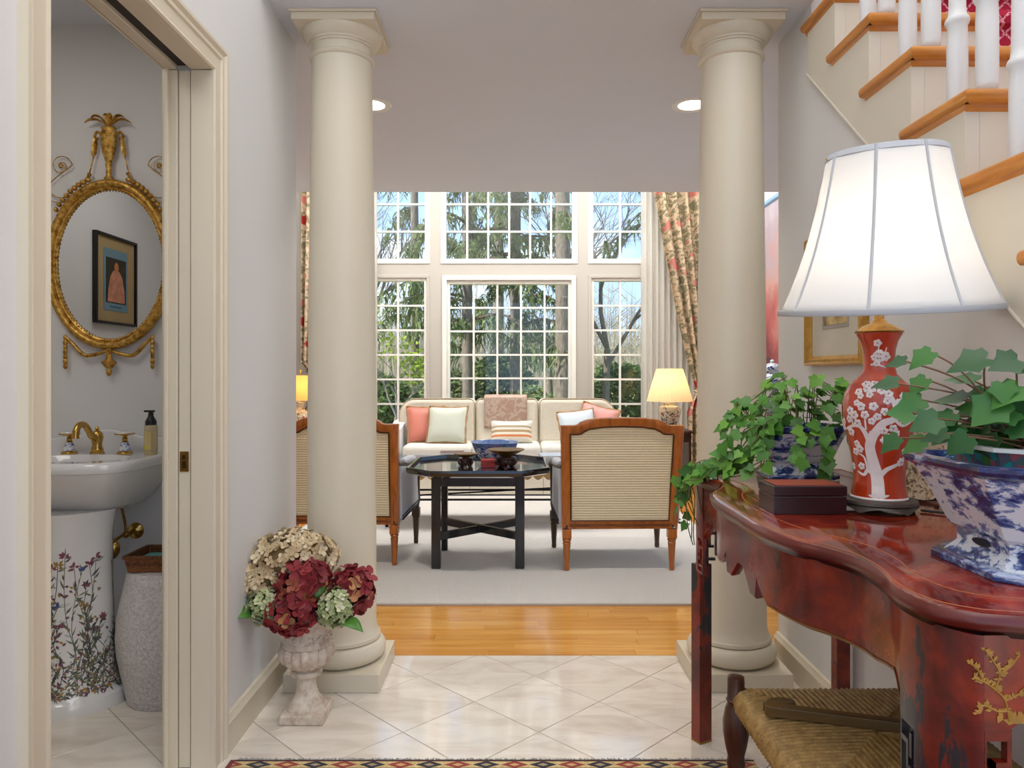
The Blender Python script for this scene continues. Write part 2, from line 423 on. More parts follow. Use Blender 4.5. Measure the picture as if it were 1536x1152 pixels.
def m_rug():
    t = T('ivory_ribbed_carpet'); wv = t.wave(55, axis='X', dist=0.6); n = t.noise(120, 3)
    t.set(color=t.mix(0.4, t.ramp(wv, [(0.2, S(198, 192, 184)), (0.7, S(224, 219, 212))]), t.ramp(n, [(0.3, S(200, 194, 186)), (0.7, S(226, 222, 216))])), rough=0.95)
    t.bump(wv, 0.4, 0.004); return t.m
CARPET = m_rug()
CARPETE = plain('carpet_binding', S(188, 180, 170), 0.9)
def m_floral():
    t = T('rose_floral_chintz')
    mv = t.map((1, 0.15, 1))
    base = t.ramp(t.noise(26, 4, v=mv), [(0.35, S(186, 160, 130)), (0.65, S(214, 192, 162))])
    lv = t.ramp(t.noise(15, 5, 0.6, v=mv, dist=1.4), [(0.50, 0.0), (0.53, 0.85)])
    c = t.mix(lv, base, S(112, 110, 80))
    v2 = t.vor(6.5, v=mv)
    pk = t.ramp(t.math('ADD', v2, t.math('MULTIPLY', t.noise(30, 4, v=mv), 0.22)), [(0.36, 1.0), (0.40, 0.0)])
    c = t.mix(pk, c, S(196, 120, 108))
    v3 = t.vor(3.4, v=t.map((1, 0.15, 1), loc=(0.3, 0, 0.7)))
    rd = t.ramp(t.math('ADD', v3, t.math('MULTIPLY', t.noise(40, 4, v=mv), 0.16)), [(0.25, 1.0), (0.28, 0.0)])
    c = t.mix(rd, c, S(168, 44, 40))
    t.set(color=c, rough=0.9); return t.m
FLORAL = m_floral()
def m_sheer():
    t = T('sheer_voile'); t.t.nodes.remove(t.b)
    d = t.n('ShaderNodeBsdfDiffuse'); d.inputs[0].default_value = S(236, 232, 224)
    tl = t.n('ShaderNodeBsdfTranslucent'); tl.inputs[0].default_value = S(236, 232, 224)
    tr = t.n('ShaderNodeBsdfTransparent')
    a = t.n('ShaderNodeMixShader'); a.inputs[0].default_value = 0.45; t.t.links.new(d.outputs[0], a.inputs[1]); t.t.links.new(tl.outputs[0], a.inputs[2])
    b = t.n('ShaderNodeMixShader'); b.inputs[0].default_value = 0.12; t.t.links.new(a.outputs[0], b.inputs[1]); t.t.links.new(tr.outputs[0], b.inputs[2])
    t.t.links.new(b.outputs[0], t.out.inputs[0]); return t.m
SHEER = m_sheer()
def m_runner():
    t = T('crimson_diamond_runner')
    x = t.xyz()
    u = t.math('MULTIPLY', t.math('ADD', x[0], x[2]), 1/0.052); v = t.math('MULTIPLY', t.math('SUBTRACT', x[0], x[2]), 1/0.052)
    def line(q): return t.math('LESS_THAN', t.math('ABSOLUTE', t.math('SUBTRACT', t.math('FRACT', q), 0.5)), 0.09)
    ln = t.math('MAXIMUM', line(u), line(v))
    brk = t.ramp(t.noise(180, 2), [(0.42, 0.0), (0.48, 1.0)])
    t.set(color=t.mix(t.math('MULTIPLY', ln, brk), S(166, 20, 52), S(226, 160, 168)), rough=0.95); return t.m
RUNNER = m_runner()
# ------------------------------------------------------------------ the setting
XL, XR = -0.87, 1.05          # hall walls
CH = 2.45                     # hall / soffit ceiling height
YE = 2.92                     # hall walls end
YW = 8.0                      # window wall
LX = 2.45                     # living room half width

# hall + powder room floor: grout bed with limestone tiles laid diagonally
fl = MB().box(-2.4, 2.2, -2.5, 2.965, -0.06, -0.003)
floor = fl.build('floor', GROUT); floor['kind'] = 'structure'
dg = 0.4311; hx = dg/2
vx, vy = -0.139, 2.546
for j in range(-12, 4):
    for i in range(-12, 8):
        if (i+j) % 2 == 0: continue
        cx, cy = vx+i*hx, vy+j*hx; g = hx-0.0021
        p = clip_poly([(cx-g, cy), (cx, cy-g), (cx+g, cy), (cx, cy+g)], -2.3, XR, 0.55, 2.963)
        if len(p) < 3 or area2(p) < 0.0008: continue
        mxp = sum(q[0] for q in p)/len(p); myp = sum(q[1] for q in p)/len(p)
        if mxp < -0.95 and myp > 2.85: continue
        m = MB(); n = len(p)
        rings = [[(x, y, -0.004) for x, y in p], [(x, y, -0.001) for x, y in p], [(mxp+(x-mxp)*0.994, myp+(y-myp)*0.994, 0) for x, y in p]]
        m.loft(rings); m.build('tile', TILE, floor)
fn = MB().box(-2.3, 2.1, -2.5, 0.549, -0.003, 0.0)
o = fn.build('tile_field', TILE, floor); o['kind'] = 'stuff'

# oak floor of the living room: separate boards next to the tile, boards drawn by the material farther on
wf = MB().box(-LX, LX, 3.722, YW+0.02, -0.06, 0.0).box(-LX, LX, 2.965, 3.722, -0.06, -0.004)
wood_floor = wf.build('wood_floor', OAKFAR); wood_floor['kind'] = 'structure'
rp = random.Random(4)
for k in range(13):
    y0 = 2.9655+k*0.0582; x = -2.0-rp.random()*0.9
    while x < 2.35:
        L = rp.uniform(0.55, 1.25); x1 = min(x+L, 2.4)
        MB().box(max(x, -2.4)+0.0006, x1-0.0006, y0+0.0005, y0+0.0577, -0.004, 0.0005).build('plank', OAKF, wood_floor)
        x = x1

def wallbox(name, boxes, mat=WALL):
    m = MB()
    for b in boxes: m.box(*b)
    o = m.build(name, mat); o['kind'] = 'structure'; return o
DY0, DY1, DH = 1.362, 2.100, 2.01     # powder room doorway
wallbox('wall_left', [(-1.0, XL, -2.5, DY0-0.02, 0, CH), (-1.0, XL, DY1+0.02, YE, 0, CH), (-1.0, XL, DY0-0.02, DY1+0.02, DH+0.02, CH), (-1.0, XL, -2.5, 2.5, CH, 4.5)])
wr = MB().prism([(0.066, 0), (2.597, 0), (2.597, 2.20)], XR, XR+0.12, 'x').box(XR, XR+0.12, 2.597, YE, 0, CH)
o = wr.build('wall_right', WALL); o['kind'] = 'structure'
wallbox('wall_powder_back', [(-2.4, -1.0, 2.80, 2.90, 0, CH+0.02)])
wallbox('wall_powder_left', [(-2.4, -2.3, 0.5, 2.80, 0, CH+0.02)])
wallbox('wall_powder_near', [(-2.4, -1.0, 0.4, 0.5, 0, CH+0.02)])
wallbox('wall_living_left', [(-LX-0.1, -LX, 2.82, YW+0.2, 0, 4.5)])
wallbox('wall_living_right', [(LX, LX+0.1, 2.82, 3.15, 0, 4.5), (LX, LX+0.1, 5.15, YW+0.2, 0, 4.5), (LX, LX+0.1, 3.15, 5.15, 0, 0.12), (LX, LX+0.1, 3.15, 5.15, 2.22, 4.5)])
wside = struct('window_7')                       # tall unseen window, added to bring daylight into the living room
m = MB()
for b in ((3.15, 3.21, .12, 2.22), (5.09, 5.15, .12, 2.22), (3.21, 5.09, .12, .18), (3.21, 5.09, 2.16, 2.22), (4.12, 4.18, .18, 2.16)): m.box(LX+.02, LX+.08, b[0], b[1], b[2], b[3])
m.build('window_frame', SASH, wside)
for y0 in (3.21, 4.18):
    for k in range(3): MB().box(LX+.05, LX+.053, y0, y0+.91, .18+.66*k, .83+.66*k).build('pane', GLASS, wside)
    for k in (1, 2): MB().box(LX+.035, LX+.07, y0, y0+.91, .17+.66*k-.005, .19+.66*k-.005).build('muntin', SASH, wside)
wallbox('wall_living_near', [(-LX, -2.4, 2.82, YE, 0, CH), (-2.4, -1.0, 2.901, YE, 0, CH), (XR+0.12, LX, 2.82, YE, 0, CH)])
wallbox('wall_stair_outer', [(2.1, 2.2, -2.5, 2.82, 0, 4.5)])
wallbox('wall_stair_end', [(XR+0.12, 2.2, 2.75, 2.82, CH, 4.5), (-1.0, XR, 2.5, 2.6, CH+0.2, 4.5), (XR, XR+0.12, 2.6, 2.82, CH, 4.5)])
wallbox('wall_bulkhead', [(-LX, LX, 5.22, 5.30, CH+0.2, 4.5)])
wallbox('ceiling', [(-1.0, XR, 2.5, YE, CH, CH+0.2), (-LX, LX, YE, 5.30, CH, CH+0.2)], CEIL)
wallbox('ceiling_powder', [(-2.4, -1.0, 0.4, 2.9, CH+0.02, CH+0.2)], CEIL)
wallbox('ceiling_high', [(-LX, LX, 5.22, YW+0.2, 4.5, 4.6), (-1.0, 2.2, -2.5, 2.82, 4.5, 4.6)], CEIL)

# window wall and six windows
xo = [(-1.60, -0.955), (-0.778, 0.657), (0.832, 1.477)]
ZL0, ZL1, ZU0, ZU1 = 0.50, 2.185, 2.365, 3.62
bx = [(-LX, LX, YW, YW+0.16, 0, ZL0), (-LX, LX, YW, YW+0.16, ZL1, ZU0), (-LX, LX, YW, YW+0.16, ZU1, 4.5)]
edges = [-LX]+[e for p in xo for e in p]+[LX]
for k in range(0, 8, 2):
    for z0, z1 in ((ZL0, ZL1), (ZU0, ZU1)): bx.append((edges[k], edges[k+1], YW, YW+0.16, z0, z1))
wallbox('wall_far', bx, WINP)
def frame_loop(m, x0, x1, z0, z1, w_, y0, y1):
    m.box(x0, x1, y0, y1, z0, z0+w_); m.box(x0, x1, y0, y1, z1-w_, z1)
    m.box(x0, x0+w_, y0, y1, z0+w_, z1-w_); m.box(x1-w_, x1, y0, y1, z0+w_, z1-w_)
wi = 0
for (z0, z1, up) in ((ZL0, ZL1, False), (ZU0, ZU1, True)):
    for c, (x0, x1) in enumerate(xo):
        wi += 1
        wnd = struct('window_%d' % wi)
        fw = 0.028 if up else (0.07 if c == 1 else 0.035)
        cols = (6 if up else 5) if c == 1 else 2
        rows = (4 if up else 6)
        m = MB(); frame_loop(m, x0, x1, z0, z1, fw, YW+0.015, YW+0.11); m.build('window_frame', SASH, wnd, bevel=0.004)
        if not up and c == 1:
            m = MB(); frame_loop(m, x0-0.012, x1+0.012, z0, z1+0.02, 0.05, YW-0.022, YW+0.002); m.build('casing', SASH, wnd, bevel=0.006)
        else:
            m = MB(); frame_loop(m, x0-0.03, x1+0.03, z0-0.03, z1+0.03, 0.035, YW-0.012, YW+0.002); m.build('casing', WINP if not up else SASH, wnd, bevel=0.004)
        gx0, gx1, gz0, gz1 = x0+fw, x1-fw, z0+fw, z1-fw
        pw, ph = (gx1-gx0)/cols, (gz1-gz0)/rows; mw = 0.010
        m = MB()
        for k in range(1, cols): m.box(gx0+k*pw-mw, gx0+k*pw+mw, YW+0.03, YW+0.075, gz0, gz1)
        for k in range(1, rows): m.box(gx0, gx1, YW+0.032, YW+0.073, gz0+k*ph-mw, gz0+k*ph+mw)
        m.build('muntin_grid', SASH, wnd)
        pm = MB().box(mw, pw-mw, 0, 0.003, mw, ph-mw).mesh('pane'); pm.materials.append(GLASS)
        for a in range(cols):
            for b in range(rows): inst(pm, 'pane', wnd, (gx0+a*pw, YW+0.052, gz0+b*ph))

# door casing (swept round the opening), pocket jambs, sliding door edge with brass pull
def casing_u(m, X, sgn, y0, y1, h, prof):
    rows = []
    for wq, d in prof: rows.append([(X+sgn*d, y0-wq, 0), (X+sgn*d, y0-wq, h+wq), (X+sgn*d, y1+wq, h+wq), (X+sgn*d, y1+wq, 0)])
    m.loft(rows, False, False, False)
CPROF = [(0, 0), (0, .008), (.005, .012), (.010, .010), (.014, .008), (.046, .009), (.050, .014), (.059, .015), (.062, .012), (.066, .016), (.071, .020), (.080, .020), (.080, 0)]
m = MB(); casing_u(m, XL, 1, DY0, DY1, DH, CPROF); tr1 = m.build('trim_1', CREAM, None, smooth=25); tr1['kind'] = 'structure'
m = MB(); casing_u(m, -1.0, -1, DY0, DY1, DH, CPROF); tr2 = m.build('trim_2', CREAM, None, smooth=25); tr2['kind'] = 'structure'
jm = struct('trim_3')
for y0, y1, nm in ((DY1, DY1+0.02, 'jamb'), (DY0-0.02, DY0, 'jamb')):
    MB().box(-0.928, XL, y0, y1, 0, DH).build(nm, CREAM, jm, bevel=0.002)
    MB().box(-1.0, -0.966, y0, y1, 0, DH).build(nm, CREAM, jm, bevel=0.002)
MB().box(-0.966, -0.928, DY0-0.02, DY0-0.008, 0, DH).build('strike_strip', CREAM, jm)
MB().box(-0.928, XL, DY0, DY1, DH, DH+0.02).build('head_jamb', CREAM, jm, bevel=0.002)
MB().box(-1.0, -0.966, DY0, DY1, DH, DH+0.02).build('head_jamb', CREAM, jm, bevel=0.002)
MB().box(-0.966, -0.928, DY0, DY1, DH+0.012, DH+0.02).build('track_slot_shade', SLOT_SHADE, jm)  # dark strip, the shade of the track slot put into its colour
MB().box(-1.0+0.0, -0.988, DY1-0.012, DY1, 0, DH).build('stop_bead', CREAM, jm, bevel=0.002)
dr = struct('door_1')
MB().box(-0.963, -0.931, DY1+0.004, DY1+0.0199, 0.01, DH-0.002).build('door_edge', CREAM, dr)
pl = MB().box(-0.960, -0.934, DY1+0.0015, DY1+0.004, 0.858, 0.916).build('edge_pull', OLDBRASS, dr, bevel=0.001)
MB().box(-0.953, -0.941, DY1+0.0005, DY1+0.002, 0.868, 0.888).box(-0.951, -0.945, DY1-0.0005, DY1+0.002, 0.893, 0.906).build('latch', plain('dark_brass', S(70, 52, 26), 0.4, 0.8), pl)

# baseboards
BPROF = [(0, 0), (0.016, 0), (0.016, 0.085), (0.020, 0.088), (0.020, 0.094), (0.013, 0.103), (0.010, 0.112), (0, 0.114)]
def baseboard(name, path, mat=CREAM):
    m = MB()
    for (xa, ya, xb, yb, nx, ny) in path:
        m.loft([[(x+nx*d, y+ny*d, z) for d, z in BPROF] for x, y in ((xa, ya), (xb, yb))], True, True, True)
    o = m.build(name, mat, None, smooth=25); o['kind'] = 'structure'; return o
baseboard('baseboard_left', [(XL, DY1+0.081, XL, YE, 1, 0), (XL, -2.5, XL, DY0-0.081, 1, 0), (-1.0, YE, XL, YE, 0, 1)])
baseboard('baseboard_right', [(XR, 0.07, XR, YE, -1, 0), (XR, YE, 2.4, YE, 0, 1)])
baseboard('baseboard_far', [(-LX, YW, LX, YW, 0, -1)])
m = MB().box(-2.3, -1.0, 2.788, 2.80, 0, 0.095).box(-2.3, -2.288, 0.5, 2.788, 0, 0.095)
o = m.build('baseboard_powder', TILE); o['kind'] = 'structure'

# recessed downlights in the soffit
EMW = T('downlight_lens'); EMW.set(color=S(255, 255, 255), emit=(1, 0.97, 0.92, 1), emit_s=5.0)
for x, lb in ((-0.70, 'recessed round ceiling downlight behind the column near the powder room'), (0.865, 'recessed round ceiling downlight behind the column by the red table')):
    t = thing('ceiling_downlight', lb, 'ceiling light', (x, 3.58, CH))
    MB().lathe([(0.078, -0.002), (0.084, -0.006), (0.094, -0.005), (0.098, 0.0), (0.078, 0.0)], n=40).build('trim_ring', SASH, t, smooth=40)
    MB().lathe([(0.001, -0.0035), (0.05, -0.0035), (0.077, -0.001), (0.077, 0.0), (0.001, 0.0)], n=40).build('lens', EMW.m, t, smooth=40)
    light('downlight', 'SPOT', (x, 3.58, CH-0.02), 38, (1, 0.95, 0.88), 0.06, spot_size=1.9, spot_blend=0.6)

# ------------------------------------------------------------------ staircase
st = thing('staircase', 'staircase with oak treads, cream risers and white balusters above the right wall'.replace(' above the right wall', ' rising over the red console'), 'stairs')
Y0, H0, RUN, RISE = 1.658, 1.787, 0.2285, 0.199
idx = range(-8, 5)
def ty(i): return Y0+RUN*i
def th(i): return H0+RISE*i
saw = []
for i in idx:
    yb = ty(i)+0.03
    if yb > 2.59: continue
    saw.append((yb, th(i-1)-0.032)); saw.append((yb, th(i)-0.032))
saw = [(min(y, 2.595), min(z, CH-0.002)) for y, z in saw if y < 2.65]
saw = [p for k, p in enumerate(saw) if k == 0 or p != saw[k-1]]
saw[0] = (saw[0][0], 0.0)
if saw[-1][0] < 2.595: saw.append((2.595, saw[-1][1]))
MB().prism(saw+[(2.595, 2.20), (0.066, 0.0)], XR-0.014, XR+0.02, 'x').build('stringer', STUD, st)
MB().loft([[(XR-0.014-a, y+b*0.66, z-b*0.75) for a, b in ((0, 0), (0.003, 0.0), (0.004, 0.004), (0.002, 0.008), (0, 0.010))] for y, z in ((0.066, 0.0), (2.595, 2.20))]).build('skirt_moulding', STUD, st)
tread_main = MB().box(0, 1.08-0.02, 0, RUN+0.03, -0.03, 0).mesh('tread')
for i in idx:
    y, h = ty(i), th(i)
    if i > -8 or True:
        MB().box(XR+0.0205 if y < 2.56 else XR+0.121, 2.1, y+0.03, y+0.045, h-RISE, h-0.03).build('riser', STUD, st)
    xl = XR-0.03 if y < 2.55 else XR+0.121
    m = MB()
    prof = [(y+0.008, h-0.03), (y+0.002, h-0.024), (y, h-0.015), (y+0.002, h-0.006), (y+0.008, h), (y+RUN+0.03, h), (y+RUN+0.03, h-0.03)]
    # front nosing board, mitred into the side return
    m.loft([[(xl+max(0, (b-y))*1.0 if b < y+0.03 else xl+0.03, b, c) for b, c in prof], [(2.1, b, c) for b, c in prof]])
    tr = m.build('tread', OAKT, st, smooth=50)
    if y < 2.55:
        ye = min(y+RUN+0.062, 2.62)
        pr = [(0.008, -0.03), (0.002, -0.024), (0, -0.015), (0.002, -0.006), (0.008, 0), (0.03, 0), (0.03, -0.03)]
        MB().loft([[(xl+a, y+a, h+c) for a, c in pr], [(xl+a, ye, h+c) for a, c in pr]]).build('return_nosing', OAKTY, tr, smooth=50)
        cv = [(0.012, -0.03), (0.014, -0.040), (0.022, -0.050), (0.026, -0.052), (0.032, -0.052), (0.032, -0.03)]
        MB().loft([[(xl+a, y+a+0.012, h+c) for a, c in cv], [(xl+a, ye-0.012, h+c) for a, c in cv]]).build('cove_moulding', OAKTY, tr, smooth=40)
        MB().loft([[(xl+a+0.0, y+a+0.012, h+c) for a, c in cv], [(2.1, y+a+0.012, h+c) for a, c in cv]]).build('cove_moulding', OAKT, tr, smooth=40)
bal = MB().lathe([(0.021, 0), (0.024, 0.02), (0.0235, 0.17), (0.022, 0.205), (0.026, 0.212), (0.028, 0.219), (0.026, 0.226), (0.021, 0.232), (0.019, 0.25), (0.017, 0.5), (0.0135, 0.86)], n=20).mesh('baluster')
bal.polygons.foreach_set('use_smooth', [True]*len(bal.polygons)); bal.materials.append(BALW)
for i in idx:
    if ty(i) < 0.2: continue
    for dy in (0.034, 0.148):
        if ty(i)+dy > 2.56: continue
        inst(bal, 'baluster', st, (XR+0.04, ty(i)+dy, th(i)))
MB().tube([(XR+0.04, 0.2, th(-8)+(0.37/RUN)*RISE+0.9), (XR+0.04, 2.55, th(-8)+((2.55+0.17)/RUN)*RISE+0.80)], 0.028, 12).build('handrail', OAKTY, st, smooth=50)
m = MB()
for i in list(idx)[:-1]:
    y, h = ty(i), th(i)
    prof = [(y+0.03, h-RISE+0.001), (y+0.024, h-RISE+0.006), (y+0.024, h-0.040), (y+0.001, h-0.034), (y-0.006, h-0.015), (y+0.001, h+0.004), (y+0.010, h+0.006), (y+RUN+0.03, h+0.006), (y+RUN+0.03, h+0.001), (y+0.012, h+0.001), (y+0.001, h-0.006), (y+0.001, h-0.024), (y+0.03, h-0.036)]
    m.loft([[(x, a, b) for a, b in prof] for x in (1.35, 1.90)])
tag(m.build('stair_runner', RUNNER), 'crimson carpet runner with pale diamond lattice on the stairs', 'carpet')

# ------------------------------------------------------------------ columns
def column(x, lb):
    t = thing('column', lb, 'column', (x, 2.785, 0), group='cream columns framing the living room')
    MB().box(-0.172, 0.172, -0.172, 0.172, 0, 0.066).build('plinth', CREAM, t, bevel=0.003)
    arc = [(0.128+0.036*math.cos(a), 0.104+0.038*math.sin(a)) for a in [math.radians(-90+15*k) for k in range(13)]]
    MB().lathe([(0.12, 0.066)]+arc+[(0.143, 0.144), (0.143, 0.156), (0.138, 0.162), (0.120, 0.163)], n=64).build('base_torus', CREAM, t, smooth=35)
    sh = [(0.139, 0.162), (0.134, 0.172), (0.1295, 0.19), (0.1275, 0.22), (0.1275, 0.9), (0.1245, 1.35), (0.119, 1.8), (0.113, 2.25), (0.1125, 2.315)]
    MB().lathe(sh, n=64).build('shaft', CREAM, t, smooth=35)
    cp = [(0.1125, 2.312), (0.119, 2.316), (0.1225, 2.323), (0.119, 2.330), (0.1125, 2.334), (0.1115, 2.362), (0.117, 2.364), (0.117, 2.370), (0.1225, 2.372), (0.1225, 2.379), (0.128, 2.382), (0.140, 2.394), (0.147, 2.407), (0.149, 2.416), (0.1, 2.416)]
    MB().lathe(cp, n=64).build('capital', CREAM, t, smooth=35)
    MB().box(-0.150, 0.150, -0.150, 0.150, 2.414, 2.440).box(-0.157, 0.157, -0.157, 0.157, 2.440, CH-0.0005).build('abacus', CREAM, t, bevel=0.002)
column(-0.655, 'round cream column standing behind the stone urn of hydrangeas')
column(0.823, 'round cream column standing behind the red console table leg')
# ------------------------------------------------------------------ powder room
PX = -1.537
# --- gilt oval mirror
t = thing('wall_mirror', 'oval gilt mirror with urn finial and scrolls above the pedestal sink', 'mirror', (PX, 2.798, 1.553))
A, B = 0.243, 0.323
def ell(a, b, n=72, y=0): return [(a*math.cos(2*PI*i/n), y, b*math.sin(2*PI*i/n)) for i in range(n)]
prof = [(-0.004, -0.004), (0.0, -0.022), (-0.008, -0.034), (-0.018, -0.036), (-0.026, -0.030), (-0.030, -0.022), (-0.034, -0.024), (-0.038, -0.022), (-0.040, -0.012), (-0.040, -0.004)]
m = MB(); m.loft([ell(A+d, B+d, 72, y) for d, y in prof]+[ell(A+prof[0][0], B+prof[0][0], 72, prof[0][1])], False, False)
fr = m.build('frame', GILT, t, smooth=50)
bd = MB().ball((0, 0, 0), 0.0032, 8, 5).mesh('bead'); 
m = MB()
for k in range(110):
    a = 2*PI*k/110; m.ball(((A-0.040)*math.cos(a), -0.018, (B-0.040)*math.sin(a)), 0.0033, 6, 4)
m.build('beading', GILT, fr, smooth=60)
m = MB(); m.loft([ell(A-0.038, B-0.038, 72, -0.004), ell(A-0.038, B-0.038, 72, -0.010)]); m.build('mirror_glass', MIRRORG, t)
zt = B
urn = MB().lathe([(r_, z_*1.12) for r_, z_ in [(0.014, 0), (0.018, 0.006), (0.010, 0.014), (0.009, 0.040), (0.013, 0.052), (0.010, 0.058), (0.014, 0.068), (0.024, 0.095), (0.029, 0.125), (0.031, 0.148), (0.034, 0.152), (0.034, 0.158), (0.028, 0.160), (0.026, 0.172), (0.029, 0.176), (0.02, 0.180), (0.004, 0.182)]], (0, -0.022, zt-0.004), 24, 1, 0.6).build('urn_finial', GILT, t, smooth=40)
m = MB()
for ang, L in ((0.12, 0.085), (0.55, 0.07), (1.25, 0.045), (1.9, 0.045), (2.6, 0.07), (3.02, 0.085)):
    d = Vector((math.cos(ang), 0, math.sin(ang)*0.75)); c = Vector((0, -0.022, zt+0.20))
    pts = [c, c+d*L*0.45+Vector((0, -0.006, 0.018)), c+d*L*0.8+Vector((0, -0.008, 0.016)), c+d*L*1.05+Vector((0, -0.006, 0.002))]
    m.tube(catmull([tuple(p) for p in pts], 3), [0.004, 0.006, 0.008, 0.009, 0.010, 0.010, 0.009, 0.007, 0.005, 0.002], 6, flat=0.45)
m.ball((0, -0.022, zt+0.228), (0.012, 0.01, 0.016))
m.build('finial_leaves', GILT, urn, smooth=60)
for sx in (-1, 1):
    m = MB()                                     # scrolled handle and ribbon falling to the frame
    m.tube(catmull([(sx*0.032, -0.02, zt+0.171), (sx*0.045, -0.02, zt+0.178), (sx*0.054, -0.02, zt+0.163), (sx*0.048, -0.02, zt+0.150), (sx*0.042, -0.02, zt+0.157)], 4), 0.005, 6)
    m.tube(catmull([(sx*0.05, -0.02, zt+0.160), (sx*0.056, -0.02, zt+0.11), (sx*0.060, -0.02, zt+0.085)], 4), [0.005, 0.007, 0.009, 0.010, 0.009, 0.010, 0.008, 0.006, 0.004], 6, flat=0.5)
    m.tube([(sx*0.058, -0.018, zt+0.09), (sx*0.075, -0.018, zt+0.02)], 0.0025, 6)
    m.build('handle_ribbon', GILT, t, smooth=60)
    m = MB()                                     # husk swag running down the shoulder
    for k in range(9):
        q = k/8; a = math.radians(72-34*q)
        x, z = sx*(A+0.008)*math.cos(a)*1.0, (B+0.012)*math.sin(a)
        m.ball((x, -0.024, z), (0.013-0.005*q, 0.010, 0.010), 8, 5)
    m.tube([(sx*0.072, -0.02, zt+0.022), (sx*0.085, -0.02, zt-0.006)], [0.012, 0.004], 6, flat=0.6)
    m.build('husk_swag', GILT, t, smooth=60)
    m = MB(); cxs, czs = sx*0.186, 0.375           # wire scroll with rosette
    sp = [(cxs+sx*(0.008+0.034*(k/26))*math.cos(k*0.36), -0.012, czs+(0.008+0.034*(k/26))*math.sin(k*0.36)) for k in range(27)]
    m.tube(sp, 0.0018, 6)
    m.tube(catmull([sp[-1], (sx*0.235, -0.012, 0.30), (sx*0.20, -0.012, 0.255), (sx*0.15, -0.014, 0.262)], 5), 0.0018, 6)
    m.tube(catmull([(sx*0.235, -0.012, 0.245), (sx*0.19, -0.012, 0.235), (sx*0.165, -0.014, 0.25)], 5), 0.0018, 6)
    for k in range(6):
        a = k*PI/3; m.ball((cxs+0.007*math.cos(a), -0.013, czs+0.007*math.sin(a)), 0.004, 6, 4)
    m.build('wire_scroll', GILT, t, smooth=60)
    m = MB()                                     # lower swag and hanging drop
    m.tube(catmull([(sx*0.008, -0.02, -B-0.004), (sx*0.05, -0.02, -B-0.018), (sx*0.095, -0.02, -B-0.02), (sx*0.14, -0.02, -B+0.025), (sx*0.165, -0.02, -B+0.05)], 6), [0.005, 0.0055, 0.006, 0.006, 0.0065, 0.007, 0.0075]+[0.0075]*10+[0.007, 0.0065, 0.006, 0.0055, 0.005, 0.005, 0.005, 0.004], 8)
    for k in range(7): m.ball((sx*0.165, -0.02, -B+0.045-k*0.018), (0.008+0.002*(k % 2), 0.007, 0.012), 8, 5)
    m.build('lower_swag', GILT, t, smooth=60)
MB().lathe([(0.002, -0.105), (0.009, -0.098), (0.010, -0.086), (0.006, -0.078), (0.016, -0.070), (0.030, -0.052), (0.024, -0.048), (0.012, -0.040), (0.010, -0.020), (0.014, 0.0), (0.006, 0.008)], (0, -0.02, -B+0.004), 20, 1, 0.6).build('pendant_drop', GILT, t, smooth=40)

# --- framed picture on the far side wall, seen in the mirror
t = thing('framed_picture', 'black framed picture of a robed figure with blue and tan mat', 'picture', (-2.298, 1.37, 1.67))
m = MB(); w2, h2 = 0.215, 0.252
for b in ((0.0, 0.024, -w2, w2, -h2, -h2+0.014), (0.0, 0.024, -w2, w2, h2-0.014, h2), (0.0, 0.024, -w2, -w2+0.014, -h2+0.014, h2-0.014), (0.0, 0.024, w2-0.014, w2, -h2+0.014, h2-0.014)): m.box(*b)
m.build('frame', plain('black_frame', S(24, 20, 18), 0.4), t)
MB().box(0.0, 0.010, -w2+0.014, w2-0.014, -h2+0.014, h2-0.014).build('tan_mat', plain('tan_mat_card', S(172, 148, 104), 0.9), t)
MB().box(0.010, 0.012, -0.125, 0.125, -0.175, 0.175).build('blue_panel', plain('blue_grey_paper', S(112, 142, 154), 0.9), t)
MB().box(0.012, 0.0135, -0.105, 0.105, -0.13, 0.125).build('painting_ground', plain('dark_olive_paint', S(54, 48, 34), 0.8, var=0.3, scale=20), t)
def oval(cx, cz, rx, rz, n=20): return [(cx+rx*math.cos(2*PI*k/n), cz+rz*math.sin(2*PI*k/n)) for k in range(n)]
fig = MB().prism([(-0.09, -0.125), (0.09, -0.125), (0.082, -0.05), (0.062, 0.02), (0.03, 0.055), (-0.03, 0.055), (-0.062, 0.02), (-0.085, -0.05)], 0.0135, 0.0145, 'x').build('painted_robe', plain('rose_ochre_paint', S(196, 134, 104), 0.8, var=0.3, scale=35), t)
MB().prism(oval(0, 0.075, 0.022, 0.028), 0.0135, 0.015, 'x').build('painted_head', plain('ochre_paint', S(190, 120, 70), 0.8), fig)
MB().prism([(-0.06, -0.155), (0.06, -0.155), (0.06, -0.148), (-0.06, -0.148)], 0.012, 0.0125, 'x').build('caption_line', plain('grey_blue_ink', S(70, 92, 104), 0.9), t)

